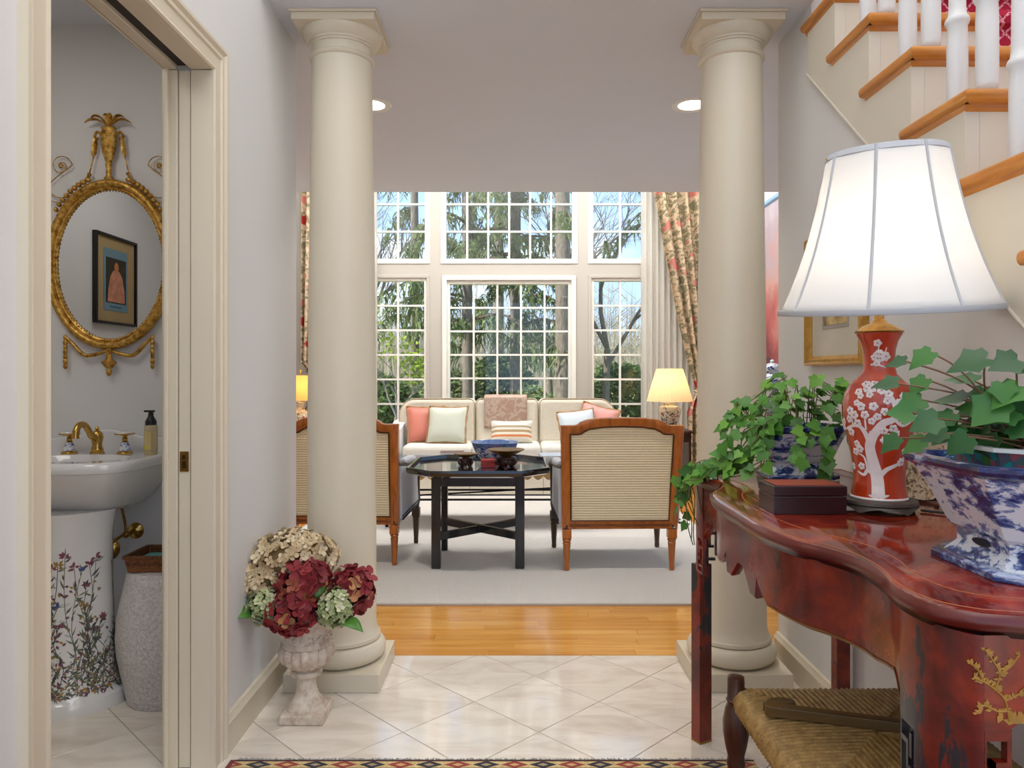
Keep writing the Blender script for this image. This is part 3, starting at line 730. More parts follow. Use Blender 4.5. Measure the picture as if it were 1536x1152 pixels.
# --- pedestal sink
ZR = 0.845
t = thing('pedestal_sink', 'white porcelain pedestal sink painted with wild flowers', 'sink', (PX, 2.79, 0))
def rim(sx, fy, by=0.0, corner=0.0):
    p = [(-0.250, by), (-0.252, -0.16), (-0.248, -0.27), (-0.225, -0.355), (-0.165, -0.40), (-0.09, -0.412), (0, -0.415), (0.09, -0.412), (0.165, -0.40), (0.225, -0.355), (0.248, -0.27), (0.252, -0.16), (0.250, by)]
    return catmull([(x*sx, y*fy if y != by else y) for x, y in p], 4)
def ring(sx, fy, z, dy=0.0): return [(x, y+dy, z) for x, y in rim(sx, fy)]
m = MB()
m.loft([ring(0.50, 0.58, 0.655), ring(0.58, 0.64, 0.672), ring(0.74, 0.78, 0.715), ring(0.88, 0.90, 0.765), ring(0.945, 0.955, ZR-0.048), ring(0.96, 0.965, ZR-0.038), ring(0.99, 0.992, ZR-0.034), ring(1.0, 1.0, ZR-0.022), ring(0.995, 0.996, ZR-0.010), ring(0.975, 0.98, ZR-0.002), ring(0.955, 0.965, ZR)], True, False)
def bowl(k, z): # basin opening as an ellipse with the point count of the rim
    n = len(rim(1, 1)); out = []
    for i in range(n):
        a = PI+PI*0.0+2*PI*0; q = i/(n-1)
        an = PI*1.08-(-1)*0
        ang = math.radians(165)+math.radians(210)*q
        out.append((0.185*k*math.cos(ang), -0.245+0.125*k*math.sin(ang), z))
    return out
body = m.build('basin', PORC, t, smooth=40)
def ellr(a, b, z, n=48, cy=-0.235): return [(a*math.cos(2*PI*i/n), cy+b*math.sin(2*PI*i/n), z) for i in range(n)]
# deck with an oval opening, filled between the rim line and the bowl
top = ring(0.955, 0.965, ZR)
bm = bmesh.new(); ov = [bm.verts.new(p) for p in top]; iv = [bm.verts.new(p) for p in ellr(0.19, 0.115, ZR)]
e1 = [bm.edges.new((ov[i], ov[(i+1) % len(ov)])) for i in range(len(ov))]; e2 = [bm.edges.new((iv[i], iv[(i+1) % len(iv)])) for i in range(len(iv))]
bmesh.ops.triangle_fill(bm, use_beauty=True, use_dissolve=False, edges=e1+e2)
for f in [f for f in bm.faces if (Vector((f.calc_center_median().x/0.19, (f.calc_center_median().y+0.235)/0.115)).length < 0.9)]: bm.faces.remove(f)
me = bpy.data.meshes.new('deck'); bm.to_mesh(me); bm.free(); me.materials.append(PORC)
inst(me, 'deck', t)
MB().loft([ellr(0.19, 0.115, ZR), ellr(0.183, 0.109, ZR-0.006), ellr(0.17, 0.10, ZR-0.04), ellr(0.12, 0.07, ZR-0.09), ellr(0.02, 0.02, ZR-0.11)], False, True).build('bowl', PORC, t, smooth=60)
bs = catmull([(-0.25, ZR-0.01), (-0.25, ZR+0.035), (-0.20, ZR+0.052), (-0.12, ZR+0.058), (-0.06, ZR+0.075), (0, ZR+0.082), (0.06, ZR+0.075), (0.12, ZR+0.058), (0.20, ZR+0.052), (0.25, ZR+0.035), (0.25, ZR-0.01)], 4)
MB().prism(bs, -0.022, 0.004, 'y').build('backsplash', PORC, t, bevel=0.006)
def pedr(k, z, f=1.0):
    n = 48; out = []
    for i in range(n):
        a = 2*PI*i/n; r = k*(1+0.05*math.cos(4*a)*f)
        out.append((r*math.cos(a), -0.235+r*0.92*math.sin(a), z))
    return out
ped = MB().loft([pedr(0.168, 0.0), pedr(0.170, 0.02), pedr(0.166, 0.045), pedr(0.150, 0.058), pedr(0.143, 0.075), pedr(0.137, 0.12), pedr(0.128, 0.25), pedr(0.122, 0.42), pedr(0.122, 0.58), pedr(0.132, 0.655), pedr(0.135, 0.668)]).build('pedestal', PORC, t, smooth=40)
# painted flowers: raised brushwork following the pedestal
rf = random.Random(11)
def pr(z):
    zs = [(0.0, 0.17), (0.045, 0.166), (0.058, 0.150), (0.075, 0.143), (0.12, 0.137), (0.25, 0.128), (0.42, 0.122), (0.58, 0.122)]
    for (a, ra), (b, rb) in zip(zs, zs[1:]):
        if a <= z <= b: return ra+(rb-ra)*(z-a)/(b-a)
    return 0.125
def onped(a, z, off=0.0006):
    r = pr(z)*(1+0.05*math.cos(4*a))+off
    return (r*math.cos(a), -0.235+r*0.92*math.sin(a), z)
cols = {k: MB() for k in ('green', 'dark', 'plum', 'ochre', 'blue')}
def leafon(mb, a, z, L, wd, dirn):
    da, dz = math.cos(dirn), math.sin(dirn); na, nz_ = -dz, da
    P = lambda u, v: onped(a+(da*u+na*v)/0.13, z+dz*u+nz_*v)
    mb.add([P(0, 0), P(L*0.4, wd), P(L, 0), P(L*0.4, -wd)], [(0, 1, 2, 3)])
def stemon(mb, pts, wd=0.0011):
    pts = catmull(pts, 5); L, R = [], []
    for k, (a, z) in enumerate(pts):
        b = pts[min(k+1, len(pts)-1)]; c = pts[max(k-1, 0)]
        dx, dz = (b[0]-c[0])*0.13, b[1]-c[1]; q = math.hypot(dx, dz) or 1
        L.append(onped(a-dz/q*wd/0.13, z+dx/q*wd)); R.append(onped(a+dz/q*wd/0.13, z-dx/q*wd))
    mb.add(L+R, [(k, k+1, len(L)+k+1, len(L)+k) for k in range(len(L)-1)])
for k in range(26):
    a0 = math.radians(-150+k*6.6)+rf.uniform(-0.05, 0.05); z = 0.10; hgt = rf.uniform(0.22, 0.53)
    pts = [(a0, 0.09)]; a = a0
    for q in range(4):
        a += rf.uniform(-0.22, 0.22); pts.append((a, 0.09+(hgt-0.09)*(q+1)/4))
    stemon(cols['dark' if k % 2 else 'green'], pts)
    for (aa, zz) in catmull(pts, 4)[1:]:
        if rf.random() < 0.8: leafon(cols[rf.choice(['green', 'green', 'dark'])], aa, zz, rf.uniform(0.022, 0.045), rf.uniform(0.002, 0.005), rf.uniform(0.2, 2.9))
    fc = rf.choice(['plum', 'ochre', 'blue', 'plum'])
    for q in range(6): leafon(cols[fc], a+rf.uniform(-.03, .03), hgt+rf.uniform(-.006, .006), 0.019, 0.005, rf.uniform(-.4, 3.5))
    for q in range(5): leafon(cols[rf.choice(['plum', 'plum', 'ochre'])], a+rf.uniform(-.12, .12), hgt*rf.uniform(.5, .9), 0.016, 0.0045, rf.uniform(0, 6))
for k in range(900):
    a = math.radians(rf.uniform(-155, 5)); z = 0.066+0.13*rf.random()**1.9
    leafon(cols[rf.choice(['green', 'green', 'dark', 'ochre', 'plum'])], a, z, rf.uniform(0.008, 0.02), rf.uniform(0.0015, 0.004), rf.uniform(0, 6.28))
for k, c in (('green', S(98, 108, 84)), ('dark', S(66, 70, 78)), ('plum', S(128, 72, 86)), ('ochre', S(168, 132, 62)), ('blue', S(74, 88, 132))):
    o = cols[k].build('painted_flowers', plain('flower_paint_'+k, c, 0.3, var=0.2, scale=60), ped, recalc=False); o['kind'] = 'stuff'
m = MB(); rf = random.Random(3)                     # sprig on the rim deck
for k in range(60):
    x = rf.uniform(-0.2, 0.14); y = -0.375+rf.uniform(-0.012, 0.018); a = rf.uniform(0, 6.3); L = rf.uniform(0.008, 0.02)
    dx, dy = math.cos(a)*L, math.sin(a)*L*0.7; nx, ny = -math.sin(a)*0.002, math.cos(a)*0.002
    z = ZR+0.0006
    m.add([(x, y, z), (x+dx*.4+nx, y+dy*.4+ny, z), (x+dx, y+dy, z), (x+dx*.4-nx, y+dy*.4-ny, z)], [(0, 1, 2, 3)])
o = m.build('painted_sprigs', plain('sprig_paint', S(88, 88, 104), 0.3), body, recalc=False); o['kind'] = 'stuff'
# --- taps
fa = thing('basin_faucet', 'polished brass swan neck faucet on the sink deck', 'faucet', (PX, 2.70, ZR))
MB().lathe([(0.024, 0), (0.025, 0.004), (0.020, 0.010), (0.022, 0.014), (0.019, 0.020), (0.016, 0.034), (0.018, 0.045), (0.021, 0.060), (0.018, 0.075), (0.012, 0.082), (0.005, 0.086), (0.007, 0.092), (0.004, 0.099), (0.001, 0.101)], n=24).build('body', BRASS, fa, smooth=40)
MB().tube(catmull([(0, -0.012, 0.058), (0, -0.04, 0.072), (0, -0.075, 0.108), (0, -0.11, 0.112), (0, -0.13, 0.092), (0, -0.135, 0.066)], 5), [0.013]*6+[0.011]*14+[0.0115]*4+[0.012, 0.013], 12).build('spout', BRASS, fa, smooth=60)
for sx, gl in ((-1, 'porcelain and brass tap handle on the faucet side away from the soap'), (1, 'porcelain and brass tap handle between the faucet and soap bottle')):
    hd = thing('tap_handle', gl, 'tap', (PX+sx*0.102, 2.70, ZR), group='pair of tap handles on the sink')
    MB().lathe([(0.027, 0), (0.028, 0.003), (0.024, 0.008), (0.020, 0.011)], n=24).build('base_ring', BRASS, hd, smooth=40)
    MB().lathe([(0.020, 0.010), (0.021, 0.014), (0.014, 0.036), (0.013, 0.042)], n=24).build('porcelain_bell', m_bluewhite('tap_porcelain_%d' % sx, 120, 0.60, 1), hd, smooth=40)
    MB().lathe([(0.013, 0.041), (0.008, 0.048), (0.010, 0.054), (0.007, 0.060), (0.012, 0.066), (0.034, 0.070), (0.036, 0.074), (0.030, 0.076)], n=24).build('brass_stem', BRASS, hd, smooth=40)
    MB().lathe([(0.031, 0.0755), (0.029, 0.079), (0.012, 0.081), (0.001, 0.0815)], n=24).build('porcelain_cap', PORC, hd, smooth=40)
# --- soap bottle
sb = thing('soap_bottle', 'clear foaming soap bottle with black pump on the sink', 'soap bottle', (-1.322, 2.665, ZR))
MB().lathe([(0.021, 0), (0.023, 0.004), (0.023, 0.095), (0.021, 0.106), (0.016, 0.112)], n=28).build('bottle', SOAP, sb, smooth=40)
MB().box(-0.012, 0.012, -0.0236, -0.0226, 0.02, 0.085).build('label', plain('soap_label', S(214, 190, 128), 0.6, var=0.1), sb)
MB().box(-0.012, -0.003, -0.0240, -0.0235, 0.022, 0.034).build('label_accent', plain('yellow_ink', S(226, 200, 40), 0.6), sb)
pm = MB().lathe([(0.0195, 0.106), (0.0195, 0.120), (0.015, 0.130), (0.010, 0.138), (0.0085, 0.150), (0.0085, 0.160), (0.001, 0.160)], n=24)
pm.box(-0.022, 0.012, -0.007, 0.007, 0.154, 0.161).build('pump', BLACKP, sb, smooth=40)
# --- supply valve under the sink
vt = thing('supply_valve', 'brass wall escutcheon and stop valve under the sink', 'valve', (-1.446, 2.80, 0.54))
MB().lathe([(0.031, 0), (0.031, 0.003), (0.024, 0.010), (0.012, 0.014), (0.010, 0.016)], M=Matrix.Rotation(PI/2, 4, 'X'), n=28).build('escutcheon', BRASS, vt, smooth=40)
MB().tube([(0, -0.012, 0), (0, -0.07, -0.002)], 0.008, 10).ball((0, -0.072, 0), 0.013).build('valve_body', OLDBRASS, vt, smooth=50)
MB().tube([(-0.012, -0.074, -0.002), (-0.05, -0.085, -0.028)], [0.011, 0.016], 8, flat=0.5).build('valve_key', BRASS, vt, smooth=50)
MB().tube(catmull([(0, -0.072, 0.006), (-0.004, -0.076, 0.06), (-0.012, -0.10, 0.14), (-0.02, -0.12, 0.185)], 4), 0.005, 8).build('supply_pipe', OLDBRASS, vt, smooth=60)
wt_ = thing('drain_flange', 'round brass drain flange on the wall behind the pedestal', 'flange', (-1.548, 2.80, 0.47))
MB().lathe([(0.042, 0), (0.042, 0.004), (0.030, 0.016), (0.020, 0.02)], M=Matrix.Rotation(PI/2, 4, 'X'), n=28).build('flange', BRASS, wt_, smooth=40)
MB().tube([(0, -0.01, 0), (0, -0.09, 0)], 0.018, 12).build('drain_pipe', OLDBRASS, wt_, smooth=40)
# --- garden stool and tray
gs = thing('garden_stool', 'off white glazed ceramic garden stool with pierced coin motif', 'stool', (-1.225, 2.60, 0))
def m_crackle():
    t = T('crackled_white_glaze'); n = t.noise(130, 4, 0.6, dist=1.0)
    t.set(color=t.ramp(n, [(0.42, S(196, 188, 182)), (0.58, S(226, 221, 216))]), rough=0.35); t.bump(n, 0.5, 0.003); return t.m
CRK = m_crackle()
prf = [(r_, z_*1.045) for r_, z_ in [(0.130, 0), (0.134, 0.006), (0.139, 0.03), (0.150, 0.085), (0.152, 0.090), (0.166, 0.16), (0.170, 0.22), (0.166, 0.28), (0.153, 0.345), (0.151, 0.35), (0.139, 0.405), (0.135, 0.425), (0.128, 0.436), (0.10, 0.440), (0.001, 0.441)]]
gb = MB().lathe(prf, n=48).build('body', CRK, gs, smooth=40)
m = MB()
for a in (-168,):
    for (da, z, wa, hz) in ((-0.075, 0.235, 0.008, 0.022), (0.075, 0.235, 0.008, 0.022), (0, 0.272, 0.030, 0.007), (0, 0.198, 0.030, 0.007), (0, 0.235, 0.009, 0.014)):
        aa = math.radians(a)+da; r = 0.1705
        n_ = Vector((math.cos(aa), math.sin(aa), 0)); u = Vector((-math.sin(aa), math.cos(aa), 0)); c = n_*r+Vector((0, 0, z))
        ringp = [tuple(c+u*wa*math.cos(2*PI*k/10)+Vector((0, 0, hz*math.sin(2*PI*k/10)))-n_*0.0045*abs(math.cos(2*PI*k/10)*wa/0.03)) for k in range(10)]
        m.loft([[tuple(Vector(p)-n_*0.008) for p in ringp], ringp])
o = m.build('motif_hole_shade', plain('hole_shade_paint', S(48, 42, 38), 0.9), gb); o['kind'] = 'stuff'  # solid dark plugs, coloured as the shade inside the pierced holes
tyr = thing('rattan_tray', 'brown rectangular rattan napkin tray on the ceramic stool', 'tray', (-1.207, 2.580, 0.4612))
def octr(a, c, z):
    k = a-.128; x_, y_ = .118+k, .078+k; c = .006
    return [(-x_+c, -y_, z), (x_-c, -y_, z), (x_, -y_+c, z), (x_, y_-c, z), (x_-c, y_, z), (-x_+c, y_, z), (-x_, y_-c, z), (-x_, -y_+c, z)]
def m_rattan():
    t = T('woven_rattan'); b = t.vor(150, v=t.map((1, 1, 0.9)), rnd=0.25)
    t.set(color=t.ramp(b, [(0.1, S(176, 112, 58)), (0.5, S(120, 68, 30)), (0.7, S(60, 34, 16))]), rough=0.5); t.bump(b, 0.6, 0.004); return t.m
RATT = m_rattan()
MB().loft([octr(0.128, 0.042, 0), octr(0.136, 0.045, 0.050), octr(0.128, 0.042, 0.050), octr(0.122, 0.040, 0.008)], True, True).build('woven_body', RATT, tyr)
MB().loft([octr(0.140, 0.046, 0.046), octr(0.140, 0.046, 0.056), octr(0.126, 0.042, 0.056), octr(0.126, 0.042, 0.046)], False, False).build('rim', RATT, tyr)
MB().loft([octr(0.119, 0.039, 0.0085), octr(0.119, 0.039, 0.032)]).build('napkin_stack', plain('turquoise_paper', S(120, 190, 184), 0.8, var=0.05), tyr)
# ------------------------------------------------------------------ stone urn with hydrangeas
def m_stone():
    t = T('weathered_plaster_stone'); n = t.noise(28, 6, 0.65); n2 = t.noise(9, 4)
    c = t.ramp(n, [(0.32, S(178, 152, 132)), (0.5, S(216, 200, 180)), (0.7, S(236, 225, 208))])
    t.set(color=t.mix(t.ramp(n2, [(0.45, 0.0), (0.75, 0.45)]), c, S(186, 158, 142)), rough=0.85); t.bump(n, 0.5, 0.004); return t.m
STONE = m_stone()
u = thing('stone_urn', 'weathered plaster urn with fluted bowl on a square foot', 'urn', (-0.692, 2.44, 0))
MB().box(-0.073, 0.073, -0.073, 0.073, 0, 0.034).build('foot_plate', STONE, u, bevel=0.006)
MB().lathe([(0.066, 0.033), (0.066, 0.042), (0.060, 0.050), (0.056, 0.054), (0.042, 0.070), (0.034, 0.090), (0.031, 0.115), (0.032, 0.135), (0.048, 0.141), (0.052, 0.149), (0.048, 0.157), (0.038, 0.160), (0.036, 0.170)], n=48).build('stem', STONE, u, smooth=40)
MB().lathe([(0.034, 0.163), (0.060, 0.172), (0.083, 0.190), (0.0925, 0.210), (0.0925, 0.225), (0.086, 0.240), (0.078, 0.246)], n=96, lobes=16, amp=0.15).build('fluted_bowl', STONE, u, smooth=55)
MB().lathe([(0.075, 0.243), (0.084, 0.244), (0.085, 0.249), (0.077, 0.256), (0.076, 0.28), (0.082, 0.315), (0.092, 0.340), (0.102, 0.348), (0.104, 0.356), (0.099, 0.358), (0.088, 0.352), (0.07, 0.33), (0.001, 0.328)], n=48).build('neck', STONE, u, smooth=45)
m = MB(); rr = random.Random(6)
for k in range(90):
    a = 2*PI*k/90*1.0+rr.uniform(-.03, .03); z = rr.uniform(0.258, 0.285)
    m.ball((0.0775*math.cos(a), 0.0775*math.sin(a), z), rr.uniform(0.003, 0.006), 6, 4)
m.build('relief_band', STONE, u, smooth=60)

def petal_mesh(name, L, wd, cup, mat, n=4, seed=0):
    m = MB(); r = random.Random(seed)
    for k in range(n):
        a = 2*PI*k/n+r.uniform(-.15, .15); ca, sa = math.cos(a), math.sin(a)
        pts = [(0.04*L, 0.0, 0.0), (0.45*L, wd*0.85, cup*0.45*L), (0.85*L, wd*0.62, cup*0.75*L), (L, 0, cup*L*0.8), (0.85*L, -wd*0.62, cup*0.75*L), (0.45*L, -wd*0.85, cup*0.45*L), (0.5*L, 0, cup*0.25*L)]
        m.add([(x*ca-y*sa, x*sa+y*ca, z) for x, y, z in pts], [(0, 1, 6), (1, 2, 6), (2, 3, 6), (3, 4, 6), (4, 5, 6), (5, 0, 6)])
    m.ball((0, 0, 0.004), 0.0022, 6, 4)
    me = m.mesh(name); me.materials.append(mat); me.polygons.foreach_set('use_smooth', [True]*len(me.polygons)); return me
def m_petal(name, a, b, c):
    t = T(name); r = t.rnd(); base = t.ramp(r, [(0.0, a), (0.55, b), (1.0, c)])
    n = t.noise(70, 3); t.set(color=t.mix(t.math('MULTIPLY', n, 0.4), base, c), rough=0.6, sub=0.0); return t.m
P_CREAM = m_petal('dried_cream_petal', S(190, 158, 112), S(216, 190, 146), S(234, 216, 178))
P_RED = m_petal('burgundy_petal', S(98, 18, 30), S(138, 34, 46), S(178, 70, 66))
P_REDG = m_petal('rust_gold_petal', S(150, 56, 50), S(186, 110, 70), S(198, 148, 92))
P_GREEN = m_petal('green_cream_petal', S(128, 150, 84), S(176, 186, 122), S(226, 222, 186))
fl_cream = [petal_mesh('floret', 0.0185, 0.0092, 0.35, P_CREAM, 4, s) for s in range(3)]
fl_red = [petal_mesh('floret', 0.030, 0.017, 0.4, P_RED, 4, s) for s in range(3)]
fl_redg = [petal_mesh('floret', 0.027, 0.015, 0.4, P_REDG, 4, s) for s in range(3)]
fl_green = [petal_mesh('floret', 0.0135, 0.0070, 0.4, P_GREEN, 4, s) for s in range(3)]
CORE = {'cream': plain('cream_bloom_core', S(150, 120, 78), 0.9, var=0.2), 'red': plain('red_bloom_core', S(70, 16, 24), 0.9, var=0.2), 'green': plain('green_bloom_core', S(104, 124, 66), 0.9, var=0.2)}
FSTEM = plain('flower_stem', S(74, 88, 42), 0.7, var=0.2)
def bloom(lb, loc, rad, kind, n, seed, group=None):
    b = thing('hydrangea_bloom', lb, 'flower', loc, group=group); r = random.Random(seed)
    rx, ry, rz = rad
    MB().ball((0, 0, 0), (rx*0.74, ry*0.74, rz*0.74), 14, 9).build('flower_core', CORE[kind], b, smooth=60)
    foot = Vector((-0.692+r.uniform(-.03, .03), 2.44+r.uniform(-.03, .03), 0.335))-Vector(loc)
    MB().tube([(0, 0, 0), tuple(foot*0.5+Vector((0, 0, 0.01))), tuple(foot)], 0.004, 6).build('stem', FSTEM, b, smooth=60)
    src = {'cream': fl_cream, 'red': fl_red, 'green': fl_green}[kind]
    for k in range(n):
        z = 1-2*(k+0.5)/n; a = k*2.399963+r.uniform(-.2, .2); q = math.sqrt(1-z*z)
        d = Vector((q*math.cos(a), q*math.sin(a), z)); p = Vector((d.x*rx, d.y*ry, d.z*rz))*r.uniform(0.82, 1.06)
        nrm = (d+Vector((r.uniform(-.35, .35), r.uniform(-.35, .35), r.uniform(-.35, .35)))).normalized()
        M = Matrix.Translation(p) @ nrm.to_track_quat('Z', 'Y').to_matrix().to_4x4() @ Matrix.Rotation(r.uniform(0, 6), 4, 'Z') @ Matrix.Scale(r.uniform(0.8, 1.2), 4)
        s_ = src
        if kind == 'red' and r.random() < 0.22: s_ = fl_redg
        inst(r.choice(s_), 'floret', b, M=M)
bloom('big dried cream hydrangea bloom at the top of the urn', (-0.742, 2.46, 0.520), (0.152, 0.10, 0.092), 'cream', 285, 1)
bloom('dried cream hydrangea bloom hugging the wall side of the urn', (-0.842, 2.43, 0.455), (0.075, 0.07, 0.065), 'cream', 130, 9)
bloom('large burgundy hydrangea bloom in the middle of the urn', (-0.685, 2.38, 0.465), (0.080, 0.065, 0.072), 'red', 62, 2)
bloom('burgundy hydrangea bloom drooping over the urn rim', (-0.712, 2.355, 0.378), (0.082, 0.06, 0.068), 'red', 60, 3)
bloom('burgundy hydrangea bloom leaning against the column', (-0.535, 2.42, 0.425), (0.062, 0.055, 0.072), 'red', 46, 4)
bloom('green and cream hydrangea bloom beside the column', (-0.578, 2.36, 0.385), (0.055, 0.05, 0.062), 'green', 120, 5)
bloom('green hydrangea bloom tucked against the wall', (-0.805, 2.37, 0.385), (0.060, 0.05, 0.055), 'green', 120, 6)
HL = m_leaf('hydrangea_leaf', S(44, 92, 36), S(70, 124, 48), S(112, 160, 70))
def broad_leaf(L, wd):
    m = MB(); n = 8; vs = []; 
    for i in range(n+1):
        q = i/n; hw = wd*math.sin(PI*min(1, q*1.02+0.02))**0.8*(1-0.25*q); z = 0.12*L*math.sin(PI*q)-0.1*L*q*q
        vs += [(-hw, q*L, z+hw*0.25), (0, q*L, z), (hw, q*L, z+hw*0.25)]
    fs = [(i*3+a, i*3+a+1, i*3+a+4, i*3+a+3) for i in range(n) for a in (0, 1)]
    return m.add(vs, fs)
for loc, rot, L, lb in (((-0.84, 2.36, 0.362), (0.2, -0.5, 2.1), 0.10, 'broad green leaf sticking out by the wall under the blooms'), ((-0.555, 2.345, 0.345), (-0.2, 0.3, -2.0), 0.085, 'broad green leaf below the bloom beside the column'), ((-0.632, 2.335, 0.425), (0.9, 0.2, 0.2), 0.075, 'broad green leaf standing between burgundy and green blooms')):
    o = broad_leaf(L, L*0.33).build('hydrangea_leaf', HL, None, smooth=60, solid=0.0008); o.location = loc; o.rotation_euler = rot; tag(o, lb, 'leaf')

# ------------------------------------------------------------------ patterned hall rug with fringe
def m_persian():
    t = T('persian_rug_pile'); x = t.xyz()
    ye = t.math('SUBTRACT', 2.150, x[1])              # distance in from the far edge
    P = 0.165
    def diamonds(off, hw, hh):
        fx = t.math('ABSOLUTE', t.math('SUBTRACT', t.math('FRACT', t.math('DIVIDE', t.math('ADD', x[0], off), P)), 0.5))
        return t.math('LESS_THAN', t.math('ADD', t.math('DIVIDE', fx, hw), t.math('DIVIDE', t.math('ABSOLUTE', t.math('SUBTRACT', ye, 0.026)), hh)), 1.0)
    field = t.ramp(t.noise(120, 4), [(0.4, S(196, 166, 104)), (0.6, S(222, 198, 140))])
    c = t.mix(diamonds(0.0, 0.24, 0.020), field, S(30, 30, 44))
    c = t.mix(diamonds(P/2, 0.24, 0.020), c, S(150, 52, 38))
    c = t.mix(diamonds(0.0, 0.10, 0.008), c, S(170, 150, 110)); c = t.mix(diamonds(P/2, 0.10, 0.008), c, S(214, 170, 110))
    # narrow guard stripes and the dark red field farther in
    st_ = t.ramp(t.math('MULTIPLY', ye, 4.0), [(0.0, S(28, 24, 26)), (0.020, S(128, 30, 34)), (0.028, S(40, 30, 30)), (0.036, S(222, 198, 140)), (0.17, S(40, 30, 30)), (0.19, S(150, 44, 40)), (0.4, S(110, 24, 30))], 'CONSTANT')
    inb = t.math('MULTIPLY', t.math('GREATER_THAN', ye, 0.009), t.math('LESS_THAN', ye, 0.043))
    c = t.mix(inb, st_, c)
    spk = t.ramp(t.vor(45), [(0.18, 1.0), (0.24, 0.0)])
    c = t.mix(t.math('MULTIPLY', spk, t.math('GREATER_THAN', ye, 0.06)), c, S(214, 180, 120))
    edge = t.math('LESS_THAN', x[0], -0.818)
    c = t.mix(edge, c, S(120, 28, 34))
    t.set(color=c, rough=0.95, sheen=0.2); t.bump(t.noise(300, 2), 0.4, 0.004); return t.m
rg = thing('hall_rug', 'persian style rug with red and navy lozenge border and pale fringe', 'rug', (0, 0, 0))
MB().box(-0.832, 0.70, -1.5, 2.150, 0.0003, 0.007).build('pile', m_persian(), rg)
m = MB(); rr = random.Random(2); x = -0.815
while x < 0.69:
    L = rr.uniform(0.010, 0.024); dx = rr.uniform(-0.006, 0.006)
    m.add([(x, 2.148, 0.006), (x+0.0028, 2.148, 0.006), (x+0.0018+dx, 2.150+L, 0.0012), (x+dx, 2.150+L, 0.0012), (x+0.001, 2.149, 0.0095), (x+0.001+dx, 2.15+L*0.6, 0.006)], [(0, 1, 2, 3), (0, 4, 5, 3), (1, 4, 5, 2)])
    x += rr.uniform(0.0022, 0.0045)
o = m.build('fringe', plain('rug_fringe_cotton', S(196, 188, 182), 0.95, var=0.15, scale=90), rg, recalc=False); o['kind'] = 'stuff'
# ------------------------------------------------------------------ red lacquer console table
YC, TH = 1.605, 0.84
_fx = [(-0.02, .476), (0, .476), (.16, .477), (.275, .500), (.33, .530), (.40, .554), (.49, .553), (.57, .535), (.64, .540), (.675, .565), (.695, .605), (.70, .64)]
_fine = catmull(_fx, 10)
def FX(d):
    d = abs(d)
    for a, b in zip(_fine, _fine[1:]):
        if a[0] <= d <= b[0] and b[0] > a[0]: return a[1]+(b[1]-a[1])*(d-a[0])/(b[0]-a[0])
    return .64
ct = thing('console_table', 'red lacquer console table with serpentine front and fretwork legs', 'table')
dd = [-.70+.014*k for k in range(101)]
front = [(FX(d), YC-d) for d in dd]                  # near corner ... far corner
outline = [(1.034, YC+.70), (1.034, YC-.70)]         # back edge
outline = front[::-1]
outline = [(x, y) for x, y in [(FX(d), YC+d) for d in dd]]
outline += [(0.80, YC+.705), (1.034, YC+.705), (1.034, YC-.705), (0.80, YC-.705)]
ccx, ccy = 0.80, YC
def inset(p, k):
    x, y = p; L = math.hypot(x-ccx, y-ccy)
    sx = (abs(x-ccx)-k)/max(abs(x-ccx), 1e-6) if abs(x-ccx) > k else 1; sy = (abs(y-ccy)-k)/max(abs(y-ccy), 1e-6) if abs(y-ccy) > k else 1
    return (ccx+(x-ccx)*sx, ccy+(y-ccy)*sy)
def oring(k, z): return [(*inset(p, k), z) for p in outline]
MB().loft([oring(.006, TH-.020), oring(.006, TH-.003), oring(.012, TH)]).build('table_top', RED_TOP, ct, smooth=45)
MB().loft([oring(.010, TH-.026), oring(.003, TH-.024), oring(.0, TH-.016), oring(.0005, TH-.009), oring(.005, TH-.0025)], False, False).build('table_edge', EDGEW, ct, smooth=60)
MB().loft([oring(.006, TH-.024), oring(.0095, TH-.0265), oring(.0115, TH-.034), oring(.018, TH-.037)], False, False).build('top_moulding', BLACKEDGE, ct, smooth=60)
MB().loft([oring(.062, TH+.0002), oring(.062, TH+.0005), oring(.0645, TH+.0005), oring(.0645, TH+.0002)], False, False).build('inlay_line', plain('dull_gold_line', S(176, 96, 44), 0.35), ct)
MB().loft([oring(.012, TH-.001), oring(.0125, TH+.0004), oring(.0135, TH+.0004), oring(.0136, TH-.001)], False, False).build('edge_line', plain('pale_edge_line', S(186, 110, 70), 0.25), ct)
def zb(d):
    a = abs(d); z = 0.690
    if a > .44: z = 0.690+0.012*math.sin((min(a, .55)-.44)/.11*PI*.5)-0.0
    if a > .50: z = 0.702-0.045*((a-.50)/.055)**2
    z = min(z, 0.702)-.004
    if a < .018: z = .722
    elif a < .070: z = .722-(a-.018)/.052*.042
    elif a < .100: z = .680
    elif a < .108: z = .680+(a-.100)/.008*.046
    elif a < .165: z = .726-.040*((a-.108)/.057)**.7
    return z
ds = sorted(set([round(-.555+.005*k, 4) for k in range(223)]+[s_*v for s_ in (-1, 1) for v in (.018, .070, .0999, .104, .108, .112, .165)]))
rings = []
for d in ds:
    x, y = FX(d)+.018, YC+d; z = zb(d)
    rings.append([(x, y, TH-.03), (x, y, z), (x+.004, y, z-.003), (x+.020, y, z), (x+.020, y, TH-.03)])
ap = MB().loft(rings).build('front_apron', RED, ct, smooth=40)
MB().loft([[(FX(d)+.0165, YC+d, zb(d)+.004), (FX(d)+.0165, YC+d, zb(d)-.001), (FX(d)+.024, YC+d, zb(d)-.004), (FX(d)+.024, YC+d, zb(d)+.004)] for d in ds if abs(d) > .17]
          if False else [[(FX(d)+.0165, YC+d, zb(d)+.003), (FX(d)+.0165, YC+d, zb(d)-.001), (FX(d)+.022, YC+d, zb(d)-.004)] for d in ds if -.55 <= d <= -.17]).build('apron_edge', plain('olive_gold_edge', S(120, 84, 40), 0.4), ap)
